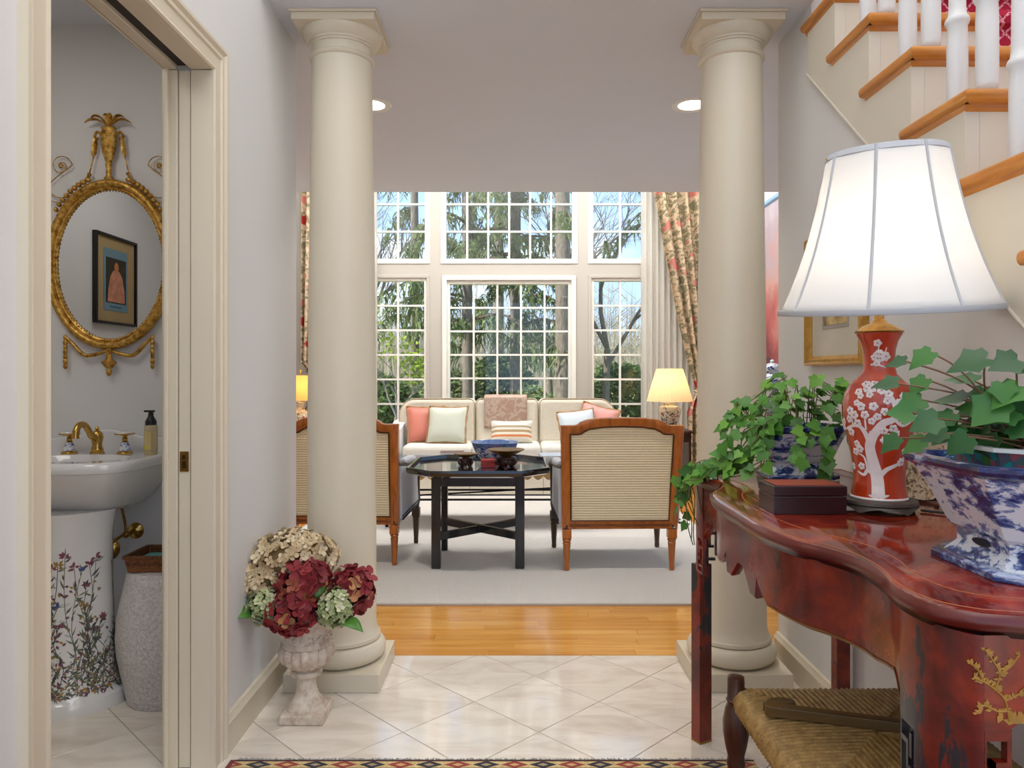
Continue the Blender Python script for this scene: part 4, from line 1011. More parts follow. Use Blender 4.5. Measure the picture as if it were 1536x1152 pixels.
for sg in (-1, 1):
    pan = [(FX(d)+.015, YC+sg*d) for d in [.553+.006*k for k in range(19)]]+[(.572, YC+sg*.673), (.580, YC+sg*.680), (.590, YC+sg*.683)]
    m = MB(); m.loft([[(x, y, TH-.03), (x, y, .545), (x+.012, y-sg*.012, .545), (x+.012, y-sg*.012, TH-.03)] for x, y in [p for p in pan[8:]]])
    lp = m.build('corner_panel', RED_WORN, ct, smooth=40)
    m = MB(); m.loft([[(x, y, TH-.03), (x, y, .655), (x+.012, y, .655), (x+.012, y, TH-.03)] for x, y in pan[:9]]); m.build('corner_panel', RED_WORN, ct, smooth=40)
    # fretwork beside the leg, on the front
    def pf(d): return (FX(d)+.0155, YC+sg*d)
    def bar(m, d0, d1, z0, z1):
        (xa, ya), (xb, yb) = pf(d0), pf(d1)
        m.loft([[(xa, ya, z0), (xa, ya, z1), (xa+.012, ya, z1), (xa+.012, ya, z0)], [(xb, yb, z0), (xb, yb, z1), (xb+.012, yb, z1), (xb+.012, yb, z0)]])
    m = MB()
    bar(m, .553, .559, .545, .657); bar(m, .595, .601, .545, .657); bar(m, .559, .595, .649, .657); bar(m, .559, .595, .545, .552)
    bar(m, .559, .580, .620, .628); bar(m, .574, .580, .590, .622); bar(m, .574, .596, .585, .593); bar(m, .559, .585, .566, .573); bar(m, .583, .589, .606, .640)
    m.build('fret_bracket', RED_WORN, lp)
    # end apron, fret and legs
    ye = YC+sg*.682; q0, q1 = (ye-.018, ye) if sg > 0 else (ye, ye+.018)
    ep = catmull([(.590, .690), (.618, .690), (.640, .702), (.70, .738), (.81, .75), (.92, .738), (.96, .712), (.985, .692), (1.028, .690)], 5)
    m = MB().prism([(.590, TH-.03)]+ep+[(1.028, TH-.03)], q0, q1, 'y'); ea = m.build('end_apron', RED_WORN if sg < 0 else RED, ct)
    m = MB()
    for (xa, xb, za, zb_) in ((.590, .596, .55, .69), (.622, .628, .575, .69), (.596, .622, .675, .69), (.596, .622, .56, .568), (.603, .622, .64, .648), (.603, .608, .60, .648), (.603, .618, .60, .607)): m.box(xa, xb, q0+.003, q1-.003, za, zb_)
    m.build('fret_bracket', RED_WORN, ea)
    a = math.radians(28)*sg
    Mx = Matrix.Translation((.580, YC+sg*.672, 0)) @ Matrix.Rotation(a, 4, 'Z')
    zf = 0.0075 if sg < 0 else 0.0
    MB().box(-.024, .024, -.020, .020, zf+.006, .550, M=Mx).build('leg', RED_WORN, ct, bevel=.002)
    MB().box(-.024, .024, -.020, .020, zf, zf+.006, M=Mx).build('leg_tip', GOLDP, ct, bevel=.001)
    MB().box(.988, 1.030, YC+sg*.665-.021, YC+sg*.665+.021, 0, TH-.031).build('leg', RED, ct, bevel=.002)
# back rail
MB().box(1.018, 1.032, YC-.64, YC+.64, .72, TH-.031).build('back_rail', RED, ct)
# gilt branch painted on the near end panel
m = MB(); ye = YC-.682-.0006
def vine(pts, r0):
    pts = [(x-.078, z) for x, z in pts]
    return _vine(pts, r0)
def _vine(pts, r0): m.tube(catmull([(x, ye, z) for x, z in pts], 4), r0, 5, flat=0.25) if False else m.tube([(x, ye, z) for x, z in catmull(pts, 5)], .0013, 5)
def gl(x, z, a, L=.011):
    c, s_ = math.cos(a), math.sin(a); w_ = L*.28
    m.add([(x, ye-.0004, z), (x+c*L*.45-s_*w_, ye-.0006, z+s_*L*.45+c*w_), (x+c*L, ye, z+s_*L), (x+c*L*.45+s_*w_, ye-.0006, z+s_*L*.45-c*w_)], [(0, 1, 2, 3)])
rv = random.Random(8)
br = [[(.700, .702), (.695, .728), (.682, .742), (.668, .752), (.655, .757)], [(.682, .742), (.688, .762), (.680, .778), (.670, .792)], [(.695, .728), (.712, .736), (.735, .744), (.76, .75)], [(.668, .752), (.660, .768), (.650, .776)],
      [(.700, .715), (.685, .715), (.668, .722), (.660, .712)], [(.735, .744), (.74, .762), (.755, .78)], [(.76, .75), (.79, .765), (.82, .77)], [(.688, .762), (.702, .772), (.712, .786)], [(.79, .765), (.80, .785), (.815, .795)]]
for b in br:
    vine(b, .001)
    for (x, z) in catmull([(x-.078, z) for x, z in b], 3)[1:]:
        for k in range(2): gl(x, z, rv.uniform(-.6, 3.6), rv.uniform(.005, .010))
for k in range(9): gl(.622+rv.uniform(-.02, .02), .700, rv.uniform(.3, 2.9), .016)
o = m.build('gilt_branch', GOLDP, ct); o['kind'] = 'stuff'

# ------------------------------------------------------------------ rush seated stool under the console
sx0, sx1, sy0, sy1, SH = 0.500, 0.905, 1.21, 1.640, 0.44
so = thing('rush_stool', 'rush seated stool with turned dark legs under the red table', 'stool', ((sx0+sx1)/2, (sy0+sy1)/2, 0))
hw, hd = (sx1-sx0)/2, (sy1-sy0)/2
def m_rush(name, a, b, c):
    t = T(name); n = t.noise(45, 5, 0.6, v=t.map((1, 1, 1)));  n2 = t.noise(200, 3)
    t.set(color=t.mix(0.35, t.ramp(n, [(0.3, a), (0.5, b), (0.7, c)]), t.ramp(n2, [(0.3, a), (0.7, c)])), rough=0.55); t.bump(n2, 0.4, 0.002); return t.m
RUSH = m_rush('twisted_rush', S(112, 80, 34), S(164, 126, 66), S(196, 160, 96))
def seat_z(x, y):
    e = max(abs(x)/hw, abs(y)/hd); return SH-0.010+0.010*math.sqrt(max(0, 1-e*e))-0.0*e
rs = random.Random(5)
for f, (ax, sg) in enumerate(((0, -1), (0, 1), (1, -1), (1, 1))):
    m = MB(); L, Hh = (hd, hw) if ax == 0 else (hw, hd); n = 34
    for i in range(n):
        v = -L+(i+.5)*2*L/n                     # position along the rail
        depth = abs(v)/L                        # strands stop at the diagonal
        pts = []
        for k in range(9):
            q = 1-(1-depth)*k/8                 # from the rail inwards
            a_ = sg*Hh*q; b_ = v
            wob = rs.uniform(-.0006, .0006)
            p = (a_, b_+wob) if ax == 0 else (b_+wob, a_)
            pts.append((p[0], p[1], seat_z(*p)+rs.uniform(-.0006, .0006)))
        e = pts[0]; o1 = (e[0]+(sg*.012 if ax == 0 else 0), e[1]+(sg*.012 if ax == 1 else 0), e[2]-.014); o2 = (o1[0]-(sg*.006 if ax == 0 else 0), o1[1]-(sg*.006 if ax == 1 else 0), o1[2]-.026)
        m.tube([o2, o1]+pts, 0.0068*hd/L if ax == 0 else 0.0066, 5)
    o = m.build('rush_weave', RUSH, so, smooth=70); o['kind'] = 'stuff'
MB().box(-hw+.01, hw-.01, -hd+.01, hd-.01, SH-.045, SH-.012).build('seat_core', RUSH, so)
lp_ = [(0.014, 0.0), (0.018, 0.006), (0.020, 0.03), (0.016, 0.055), (0.013, 0.065), (0.020, 0.075), (0.020, 0.10), (0.017, 0.12), (0.018, 0.25), (0.021, 0.26), (0.018, 0.275), (0.024, 0.30), (0.029, 0.33), (0.029, 0.355), (0.023, 0.385), (0.019, 0.395), (0.022, 0.402), (0.019, 0.405), (0.019, 0.445), (0.018, 0.453), (0.010, 0.456), (0.001, 0.456)]
for a in (-1, 1):
    for b in (-1, 1):
        MB().lathe(lp_, (a*(hw+.004), b*(hd+.004), .0072), 20).build('leg', STOOLW, so, smooth=45)
for z in (.13, .22):
    for a in (-1, 1): MB().tube([(a*hw, -hd, z), (a*hw, 0, z), (a*hw, hd, z)], [.008, .012, .008], 10).build('stretcher', STOOLW, so, smooth=50)
for a in (-1, 1): MB().tube([(-hw, a*hd, .17), (0, a*hd, .17), (hw, a*hd, .17)], [.008, .012, .008], 10).build('stretcher', STOOLW, so, smooth=50)
# slim wooden tool lying on the rush seat
wb = thing('wooden_bar', 'olive brown wooden bar with hooked end lying on the rush stool', 'wooden tool', (0.512, 1.500, SH+.005), rz=-0.30)
MB().prism([(0, -.012), (.012, -.016), (.30, -.014), (.30, .008), (.02, .010), (0, .006)], 0, .021, 'z').build('shaft', BARW, wb, bevel=.002)
MB().prism(catmull([(-.004, .006), (.012, .030), (.030, .042), (.052, .040), (.060, .028), (.050, .016), (.02, .008)], 3), .0005, .020, 'z').build('hook', BARW, wb, bevel=.002)
MB().ball((.262, -.016, .012), (.014, .008, .011)).build('knob', STOOLW, wb, smooth=60)

# ------------------------------------------------------------------ table lamp
LXc, LYc = 0.795, 1.60
lt = thing('table_lamp', 'red blossom vase lamp with white bell shade on the console', 'lamp', (LXc, LYc, TH+.0006))
R0 = 0.0
stp = [(0.070, 0.028), (0.076, 0.026), (0.078, 0.020), (0.072, 0.016), (0.060, 0.014)]
std = MB().lathe([(0.045, 0.014)]+stp[::-1]+[(0.060, 0.029), (0.001, 0.029)], n=48).build('wood_stand', STANDW, lt, smooth=40)
m = MB(); n = 64                                  # scalloped skirt of the stand
sk = []
for i in range(n):
    a = 2*PI*i/n; z = 0.014*abs(math.sin(a*2.5))**0.6
    sk.append(((0.073*math.cos(a), 0.073*math.sin(a), 0.021), (0.078*math.cos(a), 0.078*math.sin(a), z), (0.071*math.cos(a), 0.071*math.sin(a), z)))
m.loft([[s_[k] for s_ in sk] for k in range(3)]+[[(0.066*math.cos(2*PI*i/n), 0.066*math.sin(2*PI*i/n), 0.021) for i in range(n)]], False, False); m.build('stand_skirt', STANDW, std, smooth=40)
VP = [(0.052, .030), (0.056, .034), (0.055, .045), (0.052, .062), (0.0515, .085), (0.055, .115), (0.062, .150), (0.070, .185), (0.0745, .215), (0.0745, .235), (0.070, .258), (0.060, .278), (0.046, .292), (0.036, .302), (0.0325, .315), (0.0315, .335), (0.033, .355), (0.038, .375), (0.046, .390), (0.0465, .393), (0.001, .393)]
vs_ = MB().lathe([(r, z*0.985) for r, z in VP], n=56).build('vase', VASER, lt, smooth=40)
MB().lathe([(0.057, .0285), (0.0585, .031), (0.057, .034), (0.054, .0345)], n=48).build('vase_foot_rim', WHITEG, vs_, smooth=50)
def vr(z):
    z = z/0.985
    for (ra, a), (rb, b) in zip(VP, VP[1:]):
        if a <= z <= b: return ra+(rb-ra)*(z-a)/(b-a)
    return 0.05
VA0 = math.radians(-116.6)
def onv(fr, z, off=.0006):
    a = VA0+math.asin(max(-.98, min(.98, fr))); r = vr(z)+off
    return (r*math.cos(a), r*math.sin(a), z)
def onva(a, z, off=.0006):
    r = vr(z)+off; return (r*math.cos(a), r*math.sin(a), z)
m = MB()
def limb(pts, w0, w1):
    pts = catmull([(math.asin(max(-.98, min(.98, f))), z) for f, z in pts], 6); n = len(pts); L, R = [], []
    for k, (a, z) in enumerate(pts):
        b = pts[min(k+1, n-1)]; c = pts[max(k-1, 0)]; r = vr(z)
        dx, dz = (b[0]-c[0])*r, b[1]-c[1]; q = math.hypot(dx, dz) or 1; wd = w0+(w1-w0)*k/(n-1)
        L += [onva(VA0+a-dz/q*wd*j/r, z+dx/q*wd*j) for j in (-1, -.5, 0, .5, 1)]
    m.add(L, [(k*5+j, (k+1)*5+j, (k+1)*5+j+1, k*5+j+1) for k in range(n-1) for j in range(4)])
limb([(-.02, .036), (-.06, .075), (-.22, .115), (-.28, .145), (-.12, .175)], .013, .009)
limb([(-.02, .036), (-.35, .040)], .006, .001); limb([(0, .036), (.35, .042)], .006, .001)
limb([(-.05, .075), (.25, .095), (.65, .108), (.85, .125)], .006, .002)
limb([(-.08, .08), (-.40, .092), (-.55, .082), (-.78, .088)], .005, .002)
limb([(-.40, .092), (-.5, .12), (-.72, .128)], .003, .0015)
limb([(-.22, .14), (-.42, .178), (-.62, .188), (-.92, .178)], .006, .002)
limb([(-.12, .172), (.12, .195), (.38, .205), (.40, .235), (.18, .262), (-.05, .262)], .009, .003)
limb([(.38, .205), (.62, .19), (.85, .20)], .004, .002)
limb([(-.7, .19), (-.72, .215)], .002, .0015); limb([(-.35, .18), (-.36, .205)], .002, .0015)
limb([(-.5, .318), (-.1, .318), (.4, .312)], .002, .0015); limb([(-.05, .34), (.02, .368)], .0015, .001); limb([(.35, .338), (.42, .355)], .0015, .001)
o = m.build('painted_branch', WHITEG, vs_, recalc=False); o['kind'] = 'stuff'
blm = MB()
for k in range(5):
    a = 2*PI*k/5; cx_, cy_ = .0048*math.cos(a), .0048*math.sin(a)
    blm.add([(cx_, cy_, .0012)]+[(cx_+.0040*math.cos(2*PI*q/10), cy_+.0040*math.sin(2*PI*q/10), 0) for q in range(10)], [(0, 1+q, 1+(q+1) % 10) for q in range(10)])
blm = blm.mesh('blossom'); blm.materials.append(WHITEG)
bcm = MB().add([(.0018*math.cos(2*PI*q/8), .0018*math.sin(2*PI*q/8), .0017) for q in range(8)], [tuple(range(8))]).mesh('blossom_eye'); bcm.materials.append(plain('grey_pink_eye', S(176, 130, 130), 0.4))
rb = random.Random(12)
clusters = [(-.62, .205, 10), (-.30, .215, 5), (-.82, .185, 6), (.30, .168, 10), (.55, .175, 6), (-.15, .262, 9), (.05, .225, 4), (.6, .22, 4), (-.35, .262, 4), (-.5, .245, 4), (.20, .25, 4), (.5, .235, 3), (-.70, .135, 4), (-.75, .09, 3), (.78, .125, 3), (.85, .20, 3), (.0, .335, 6), (.25, .34, 2), (-.25, .345, 2), (.02, .37, 1)]
spots = []
for fr_, z, n in clusters:
    for k in range(n):
        f2 = max(-.95, min(.95, fr_+rb.uniform(-.17, .17))); z2 = z+rb.uniform(-.017, .017)
        if all(math.hypot((f2-a)*.06, z2-b) > .0085 for a, b in spots): spots.append((f2, z2))
for k in range(70):                                 # and round the back of the vase
    f2, z2 = rb.uniform(0, 1), rb.uniform(.09, .27); spots.append((('b', VA0+1.3+f2*(2*PI-2.6)), z2))
for f2, z2 in spots:
    a = f2[1] if isinstance(f2, tuple) else VA0+math.asin(f2)
    p = Vector(onva(a, z2, .0008)); dr_ = (vr(z2+.004)-vr(z2-.004))/.008
    nr = Vector((math.cos(a), math.sin(a), -dr_)).normalized()
    M = Matrix.Translation(p) @ nr.to_track_quat('Z', 'Y').to_matrix().to_4x4() @ Matrix.Rotation(rb.uniform(0, 6), 4, 'Z') @ Matrix.Scale(rb.uniform(.85, 1.2), 4)
    b_ = inst(blm, 'blossom', vs_, M=M); inst(bcm, 'blossom_eye', vs_, M=M)
MB().lathe([(0.048, .387), (0.0495, .390), (0.047, .393), (0.036, .399), (0.033, .403), (0.018, .408), (0.014, .414), (0.010, .418), (0.009, .430), (0.006, .431)], n=40).build('brass_cap', OLDBRASS, lt, smooth=40)
MB().tube([(0, 0, .425), (0, 0, .50)], .006, 10).build('socket_stem', BRASS, lt, smooth=40)
# bell shade: eight panels between cords
ZS0, ZS1 = .435, .778
sp = []
for k in range(15):
    q = k/14; sp.append((0.118+(0.222-0.118)*(0.62*q+0.38*q**2.6), ZS1-(ZS1-ZS0)*q))
N8 = 64
def shr(q_i, ang):
    r, z = sp[q_i]; ph = (ang/(2*PI)*8) % 1.0
    return r*(1-0.016*math.sin(PI*ph)), z
m = MB(); rows = []
for qi in range(15):
    row = []
    for i in range(N8):
        a = 2*PI*i/N8+.18; r, z = shr(qi, a-.18); row.append((r*math.cos(a), r*math.sin(a), z))
    rows.append(row)
m.loft(rows, False, False); sd = m.build('lamp_shade', SHADE, lt, smooth=60, solid=.0012)
for k in range(8):
    a = 2*PI*k/8+.18
    MB().tube([((r+.0008)*math.cos(a), (r+.0008)*math.sin(a), z) for r, z in sp], .0030, 6).build('shade_cord', SHADETRIM, sd, smooth=60)
for (qi, dz, hh) in ((0, -.012, .014), (14, -.001, .012)):
    r, z = sp[qi]
    MB().lathe([(r+.0015, z+dz), (r+.0030, z+dz+.002), (r+.0015 if qi else r-.002, z+dz+hh), (r-.003, z+dz+hh), (r-.0035, z+dz)], n=64).build('shade_binding', SHADETRIM, sd, smooth=50)
MB().tube([(-.118*.985, 0, ZS1-.012), (0, 0, ZS1-.03), (.118*.985, 0, ZS1-.012)], .002, 6).tube([(0, 0, ZS1-.03), (0, 0, .50)], .002, 6).build('harp', BRASS, lt, smooth=40)
MB().ball((0, 0, .56), (.03, .03, .04), 16, 10).build('bulb', GLASS, lt, smooth=60)
tl = Matrix.Translation((.014, 0, .6)) @ Matrix.Rotation(math.radians(-6.0), 4, Vector((-.894, .447, 0))) @ Matrix.Translation((0, 0, -.6))
sd.matrix_basis = tl
lb_ = light('table_lamp_bulb', 'POINT', (LXc, LYc, TH+.57), 6.2, (1, .84, .64), .045)
MB().tube(catmull([(.878, 1.585, TH+.004), (.92, 1.55, TH+.004), (.97, 1.52, TH+.004), (1.02, 1.47, TH+.004)], 5), .003, 6).build('lamp_cord', BLACKP, None, smooth=60)
tag(bpy.data.objects['lamp_cord'], 'black electric cord lying behind the red vase lamp', 'cord')

# ------------------------------------------------------------------ lacquer box, decorated plate, wall picture
bx_ = thing('lacquer_box', 'dark maroon lacquer box with brick red lid on the console', 'box', (.628, 1.606, TH+.0006))
MB().box(-.077, .077, -.05, .05, 0, .038).build('box_body', BOXW, bx_, bevel=.0015)
ld = MB().box(-.078, .078, -.051, .051, .0395, .060).build('lid', BOXW, bx_, bevel=.0015)
MB().box(-.070, .070, -.043, .043, .0598, .0612).build('lid_panel', BOXT, ld)
MB().box(.07805, .0795, -.012, .012, .030, .048).build('clasp', OLDBRASS, bx_)
pt = thing('display_plate', 'cream porcelain plate with sepia flowers leaning behind the lamp', 'plate', (.955, 1.735, TH+.0006))
def m_plate():
    t = T('cream_sepia_porcelain'); n = t.noise(60, 5, 0.6, dist=1.5)
    t.set(color=t.ramp(n, [(0.5, S(226, 206, 170)), (0.56, S(190, 150, 100)), (0.62, S(110, 92, 74))]), rough=.2); return t.m
Mp = Matrix.Translation((0, 0, .102)) @ Matrix.Rotation(math.radians(80), 4, 'X')
MB().lathe([(.001, 0), (.05, 0), (.07, .004), (.10, .012), (.101, .014), (.07, .007), (.05, .003), (.001, .003)], n=48, M=Mp).build('plate', m_plate(), pt, smooth=40)
MB().box(-.04, .04, -.012, .04, 0, .006).box(-.04, -.034, -.02, -.012, 0, .016).box(.034, .04, -.02, -.012, 0, .016).box(-.004, .004, .036, .042, 0, .13).build('plate_stand', DARKW, pt)
pc = thing('framed_print', 'gilt framed print with wide cream mat on the wall by the lamp', 'picture', (XR-.001, 2.385, 1.388))
w2, h2 = .215, .222
fp = [(0, 0), (-.020, 0), (-.026, .006), (-.022, .012), (-.024, .020), (-.014, .030), (-.006, .032), (0, .032)]
m = MB(); m.loft([[(d, -w2+q, -h2+q), (d, w2-q, -h2+q), (d, w2-q, h2-q), (d, -w2+q, h2-q)] for d, q in fp], False, False)
m.build('frame', plain('gold_leaf_frame', S(192, 146, 70), .35, .7, var=.2, scale=40), pc, smooth=30)
MB().box(-.006, 0, -w2+.03, w2-.03, -h2+.03, h2-.03).build('mat_board', plain('cream_mat', S(206, 198, 180), .9), pc)
MB().box(-.0075, -.006, -.098, .098, -.10, .10).build('mat_line', plain('grey_mat_line', S(170, 164, 152), .9), pc)
MB().box(-.0085, -.0075, -.088, .088, -.088, .092).build('print', (lambda t: (t.set(color=t.ramp(t.noise(18, 5), [(.35, S(110, 100, 70)), (.5, S(190, 160, 104)), (.65, S(210, 190, 140))]), rough=.9), t.m)[1])(T('ochre_landscape_print')), pc)

# ------------------------------------------------------------------ porcelain planters
def crect(hx_, hy_, c, z): return [(-hx_+c, -hy_, z), (hx_-c, -hy_, z), (hx_, -hy_+c, z), (hx_, hy_-c, z), (hx_-c, hy_, z), (-hx_+c, hy_, z), (-hx_, hy_-c, z), (-hx_, -hy_+c, z)]
def planter(name, lb, loc, hx_, hy_, H, rz=0, inner=None):
    p = thing(name, lb, 'planter', loc, rz); c = min(hx_, hy_)*.28
    f0, f1 = .74, .60
    MB().loft([crect(hx_*.80, hy_*.82, c*.9, 0), crect(hx_*.80, hy_*.82, c*.9, .010), crect(hx_*.76, hy_*.78, c*.8, .013)]).build('tray_foot', BLUERIM, p, bevel=.001)
    ft = MB().loft([crect(hx_*.70, hy_*.72, c*.7, .012), crect(hx_*.60, hy_*.62, c*.6, .030), crect(hx_*.60, hy_*.62, c*.6, H*.30)]).build('foot', BW_BASE, p)
    for (px_, py_, ww, dd_) in ((0, -hy_*.622, hx_*.14, .004), (-hx_*.602, 0, .004, hy_*.16), (0, hy_*.622, hx_*.14, .004), (hx_*.602, 0, .004, hy_*.16)):  # closed foot: dark ovals paint the shade inside its openings
        n_ = 12
        if dd_ == .004: MB().prism([(px_+ww*math.cos(2*PI*k/n_), .038+.006*math.sin(2*PI*k/n_)) for k in range(n_)], py_-.0015, py_+.0015, 'y').build('foot_opening_shade', plain('foot_shade_paint', S(40, 38, 44), .8), ft)
        else: MB().prism([(py_+dd_*math.cos(2*PI*k/n_), .038+.006*math.sin(2*PI*k/n_)) for k in range(n_)], px_-.0015, px_+.0015, 'x').build('foot_opening_shade', plain('foot_shade_paint', S(40, 38, 44), .8), ft)
    z0 = H*.29
    MB().loft([crect(hx_*.60, hy_*.62, c*.6, z0), crect(hx_*.66, hy_*.68, c*.68, z0+.008), crect(hx_*.80, hy_*.81, c*.85, z0+(H-z0)*.5), crect(hx_*.92, hy_*.92, c*.95, H-.020)], True, False).build('body', BW_LAND, p, smooth=20)
    MB().loft([crect(hx_*.92, hy_*.92, c*.95, H-.020), crect(hx_*.98, hy_*.98, c, H-.014), crect(hx_, hy_, c, H-.008), crect(hx_, hy_, c, H-.002), crect(hx_*.97, hy_*.97, c, H), crect(hx_*.90, hy_*.90, c*.9, H), crect(hx_*.86, hy_*.86, c*.9, H-.012), crect(hx_*.80, hy_*.80, c*.85, H-.030)], False, True).build('rim', BLUERIM, p, smooth=25)
    if inner:
        a, b, h0, h1 = inner
        MB().loft([crect(a*.86, b*.86, c*.8, h0), crect(a*.95, b*.95, c*.9, h1-.008)], True, False).build('liner_band', TURQ, p, smooth=25)
        MB().loft([crect(a*.95, b*.95, c*.9, h1-.008), crect(a*1.04, b*1.04, c, h1-.006), crect(a*1.04, b*1.04, c, h1), crect(a*.94, b*.94, c, h1)], False, False).build('liner_rim', GREYRIM, p, smooth=25)
        MB().loft([crect(a*.93, b*.93, c*.9, h1-.014), crect(a*.93, b*.93, c*.9, h1-.008)]).build('soil', SOIL, p)
    else:
        MB().loft([crect(hx_*.79, hy_*.79, c*.8, H-.032), crect(hx_*.79, hy_*.79, c*.8, H-.016)]).build('soil', SOIL, p)
    return p
PA = (.822, 2.135, TH+.0006); PB = (.825, 1.135, TH+.0006)
planter('porcelain_planter', 'smaller blue and white porcelain planter near the column end of the console', PA, .125, .10, .150)
planter('porcelain_planter', 'larger blue and white porcelain planter with turquoise liner beside the vase lamp', PB, .170, .140, .168, inner=(.122, .10, .140, .190))

# ------------------------------------------------------------------ ivy
def ivy_mesh(name, mat):
    half = [(.0, .0), (.18, -.13), (.42, -.06), (.41, .13), (.58, .34), (.36, .50), (.0, 1.0)]
    pts = half+[(-x, y) for x, y in half[-2:0:-1]]
    m = MB(); c = [(0, .12, .0), (0, .45, 0.0)]
    zf = lambda x, y: .16*abs(x)-.14*max(0, y-.3)**1.5
    vs = [(x, y, zf(x, y)) for x, y in pts]+[(0, .25, .0), (0, .55, zf(0, .55))]
    n = len(pts); a, b = n, n+1
    fs = []
    for i in range(n):
        j = (i+1) % n; k = b if (4 <= i <= 7) else a
        fs.append((i, j, k))
    fs += [(4, b, a), (8, a, b)]
    m.add(vs, fs); me = m.mesh(name); me.materials.append(mat); me.polygons.foreach_set('use_smooth', [True]*len(me.polygons)); return me
ivA = ivy_mesh('leaf', IVY); ivB = ivy_mesh('leaf', IVY2)
def leaf_at(me, parent, p, size, yaw, pitch, roll, base):
    M = Matrix.Translation(Vector(p)-Vector(base)) @ Matrix.Rotation(yaw, 4, 'Z') @ Matrix.Rotation(pitch, 4, 'X') @ Matrix.Rotation(roll, 4, 'Y') @ Matrix.Scale(size, 4)
    inst(me, 'leaf', parent, M=M)
def leaf_n(me, parent, p, size, nrm, tip, base):
    n_ = Vector(nrm).normalized(); y_ = Vector(tip); y_ = y_-n_*y_.dot(n_)
    y_ = y_.normalized() if y_.length > 1e-4 else n_.orthogonal().normalized()
    x_ = y_.cross(n_)
    M = Matrix((( x_.x, y_.x, n_.x, 0), (x_.y, y_.y, n_.y, 0), (x_.z, y_.z, n_.z, 0), (0, 0, 0, 1)))
    inst(me, 'leaf', parent, M=Matrix.Translation(Vector(p)-Vector(base)) @ M @ Matrix.Scale(size, 4))
def leaf_pose(p, c, r):
    out = Vector((p[0]-c[0], p[1]-c[1], (p[2]-c[2])*.6)); out = out.normalized() if out.length > 1e-4 else Vector((0, 0, 1))
    room = Vector((-.45, -.85, .1))                 # leaves turn to the open, lit side of the hall
    rnd_ = Vector((r.uniform(-1, 1), r.uniform(-1, 1), r.uniform(-1, 1)))
    return out*.55+room*.55+Vector((0, 0, .55))+rnd_*.55, out*.7+Vector((0, 0, -.6))+rnd_.yzx*.8
# trailing ivy in the smaller planter
ri = random.Random(21)
base = (PA[0], PA[1], PA[2]+.12)
iv = thing('ivy_plant', 'bushy trailing ivy spilling from the smaller planter over the table edge', 'plant', base)
stems = []
for k in range(22):
    a = 2*PI*k/22+ri.uniform(-.2, .2); R = ri.uniform(.05, .16); hgt = ri.uniform(.06, .165)
    if math.cos(a) > 0.2: R = min(R, .15)
    p0 = (base[0]+.05*math.cos(a), base[1]+.04*math.sin(a), base[2]+.012)
    p1 = (base[0]+.5*R*math.cos(a), base[1]+.45*R*math.sin(a), base[2]+hgt)
    p2 = (base[0]+1.15*R*math.cos(a), base[1]+.8*R*math.sin(a), base[2]+hgt*ri.uniform(.7, 1.0))
    p3 = (base[0]+1.6*R*math.cos(a), base[1]+1.0*R*math.sin(a), base[2]+hgt*ri.uniform(.1, .7))
    stems.append(([p0, p1, p2, p3], 4))
bx0, by0, bz0 = base
trail = [
 [(bx0-.05, by0-.02, bz0+.02), (.70, 2.09, 1.02), (.635, 2.10, 1.01), (.60, 2.12, .985)],
 [(bx0-.06, by0-.02, bz0+.02), (.70, 2.05, 1.00), (.62, 2.05, .965), (.585, 2.08, .94)],
 [(bx0-.05, by0-.04, bz0+.02), (.70, 2.03, .99), (.645, 2.03, .93), (.60, 2.07, .885), (.555, 2.10, .862), (.51, 2.12, .84), (.505, 2.14, .77)],
 [(bx0-.05, by0-.03, bz0+.02), (.69, 2.06, .985), (.66, 2.05, .91), (.62, 2.09, .870), (.57, 2.13, .865), (.523, 2.16, .85), (.52, 2.17, .80), (.535, 2.18, .71)],
 [(bx0-.05, by0-.03, bz0+.02), (.69, 2.03, .96), (.67, 2.0, .89), (.63, 2.05, .866), (.59, 2.08, .862), (.54, 2.12, .86), (.515, 2.15, .86)],
 [(bx0-.06, by0-.03, bz0+.02), (.68, 2.05, .95), (.63, 2.07, .88), (.56, 2.12, .866), (.512, 2.15, .845), (.505, 2.16, .77), (.512, 2.17, .69), (.53, 2.18, .63)],
 [(bx0-.06, by0-.03, bz0+.02), (.67, 2.06, .97), (.62, 2.08, .90), (.56, 2.13, .87), (.505, 2.15, .86), (.485, 2.16, .81), (.495, 2.17, .74)],
 [(bx0-.05, by0+.02, bz0+.02), (.70, 2.12, 1.03), (.66, 2.11, 1.05), (.635, 2.12, 1.03), (.625, 2.12, .97)],
 [(bx0+.02, by0-.05, bz0+.02), (.84, 2.0, .98), (.845, 1.985, .91), (.83, 1.97, .87)],
 [(bx0+.0, by0-.05, bz0+.02), (.80, 2.01, .97), (.77, 1.985, .93), (.76, 1.97, .90)],
 [(bx0+.06, by0-.02, bz0+.02), (.93, 2.05, 1.0), (.965, 2.0, .96), (.955, 1.97, .90), (.93, 1.95, .862)],
 [(bx0+.05, by0-.01, bz0+.03), (.90, 2.10, 1.06), (.925, 2.09, 1.10), (.935, 2.08, 1.115)],
]
extra = []
for tpts in trail[2:8]:
    for q in range(2): extra.append([tuple(a+ri.uniform(-.022, .022)*(k > 0) for a in p) for k, p in enumerate(tpts)])
for tpts in trail: stems.append((tpts, 3*(len(tpts))))
for tpts in extra: stems.append((tpts, 2*len(tpts)))
sm = MB(); cnt = 0
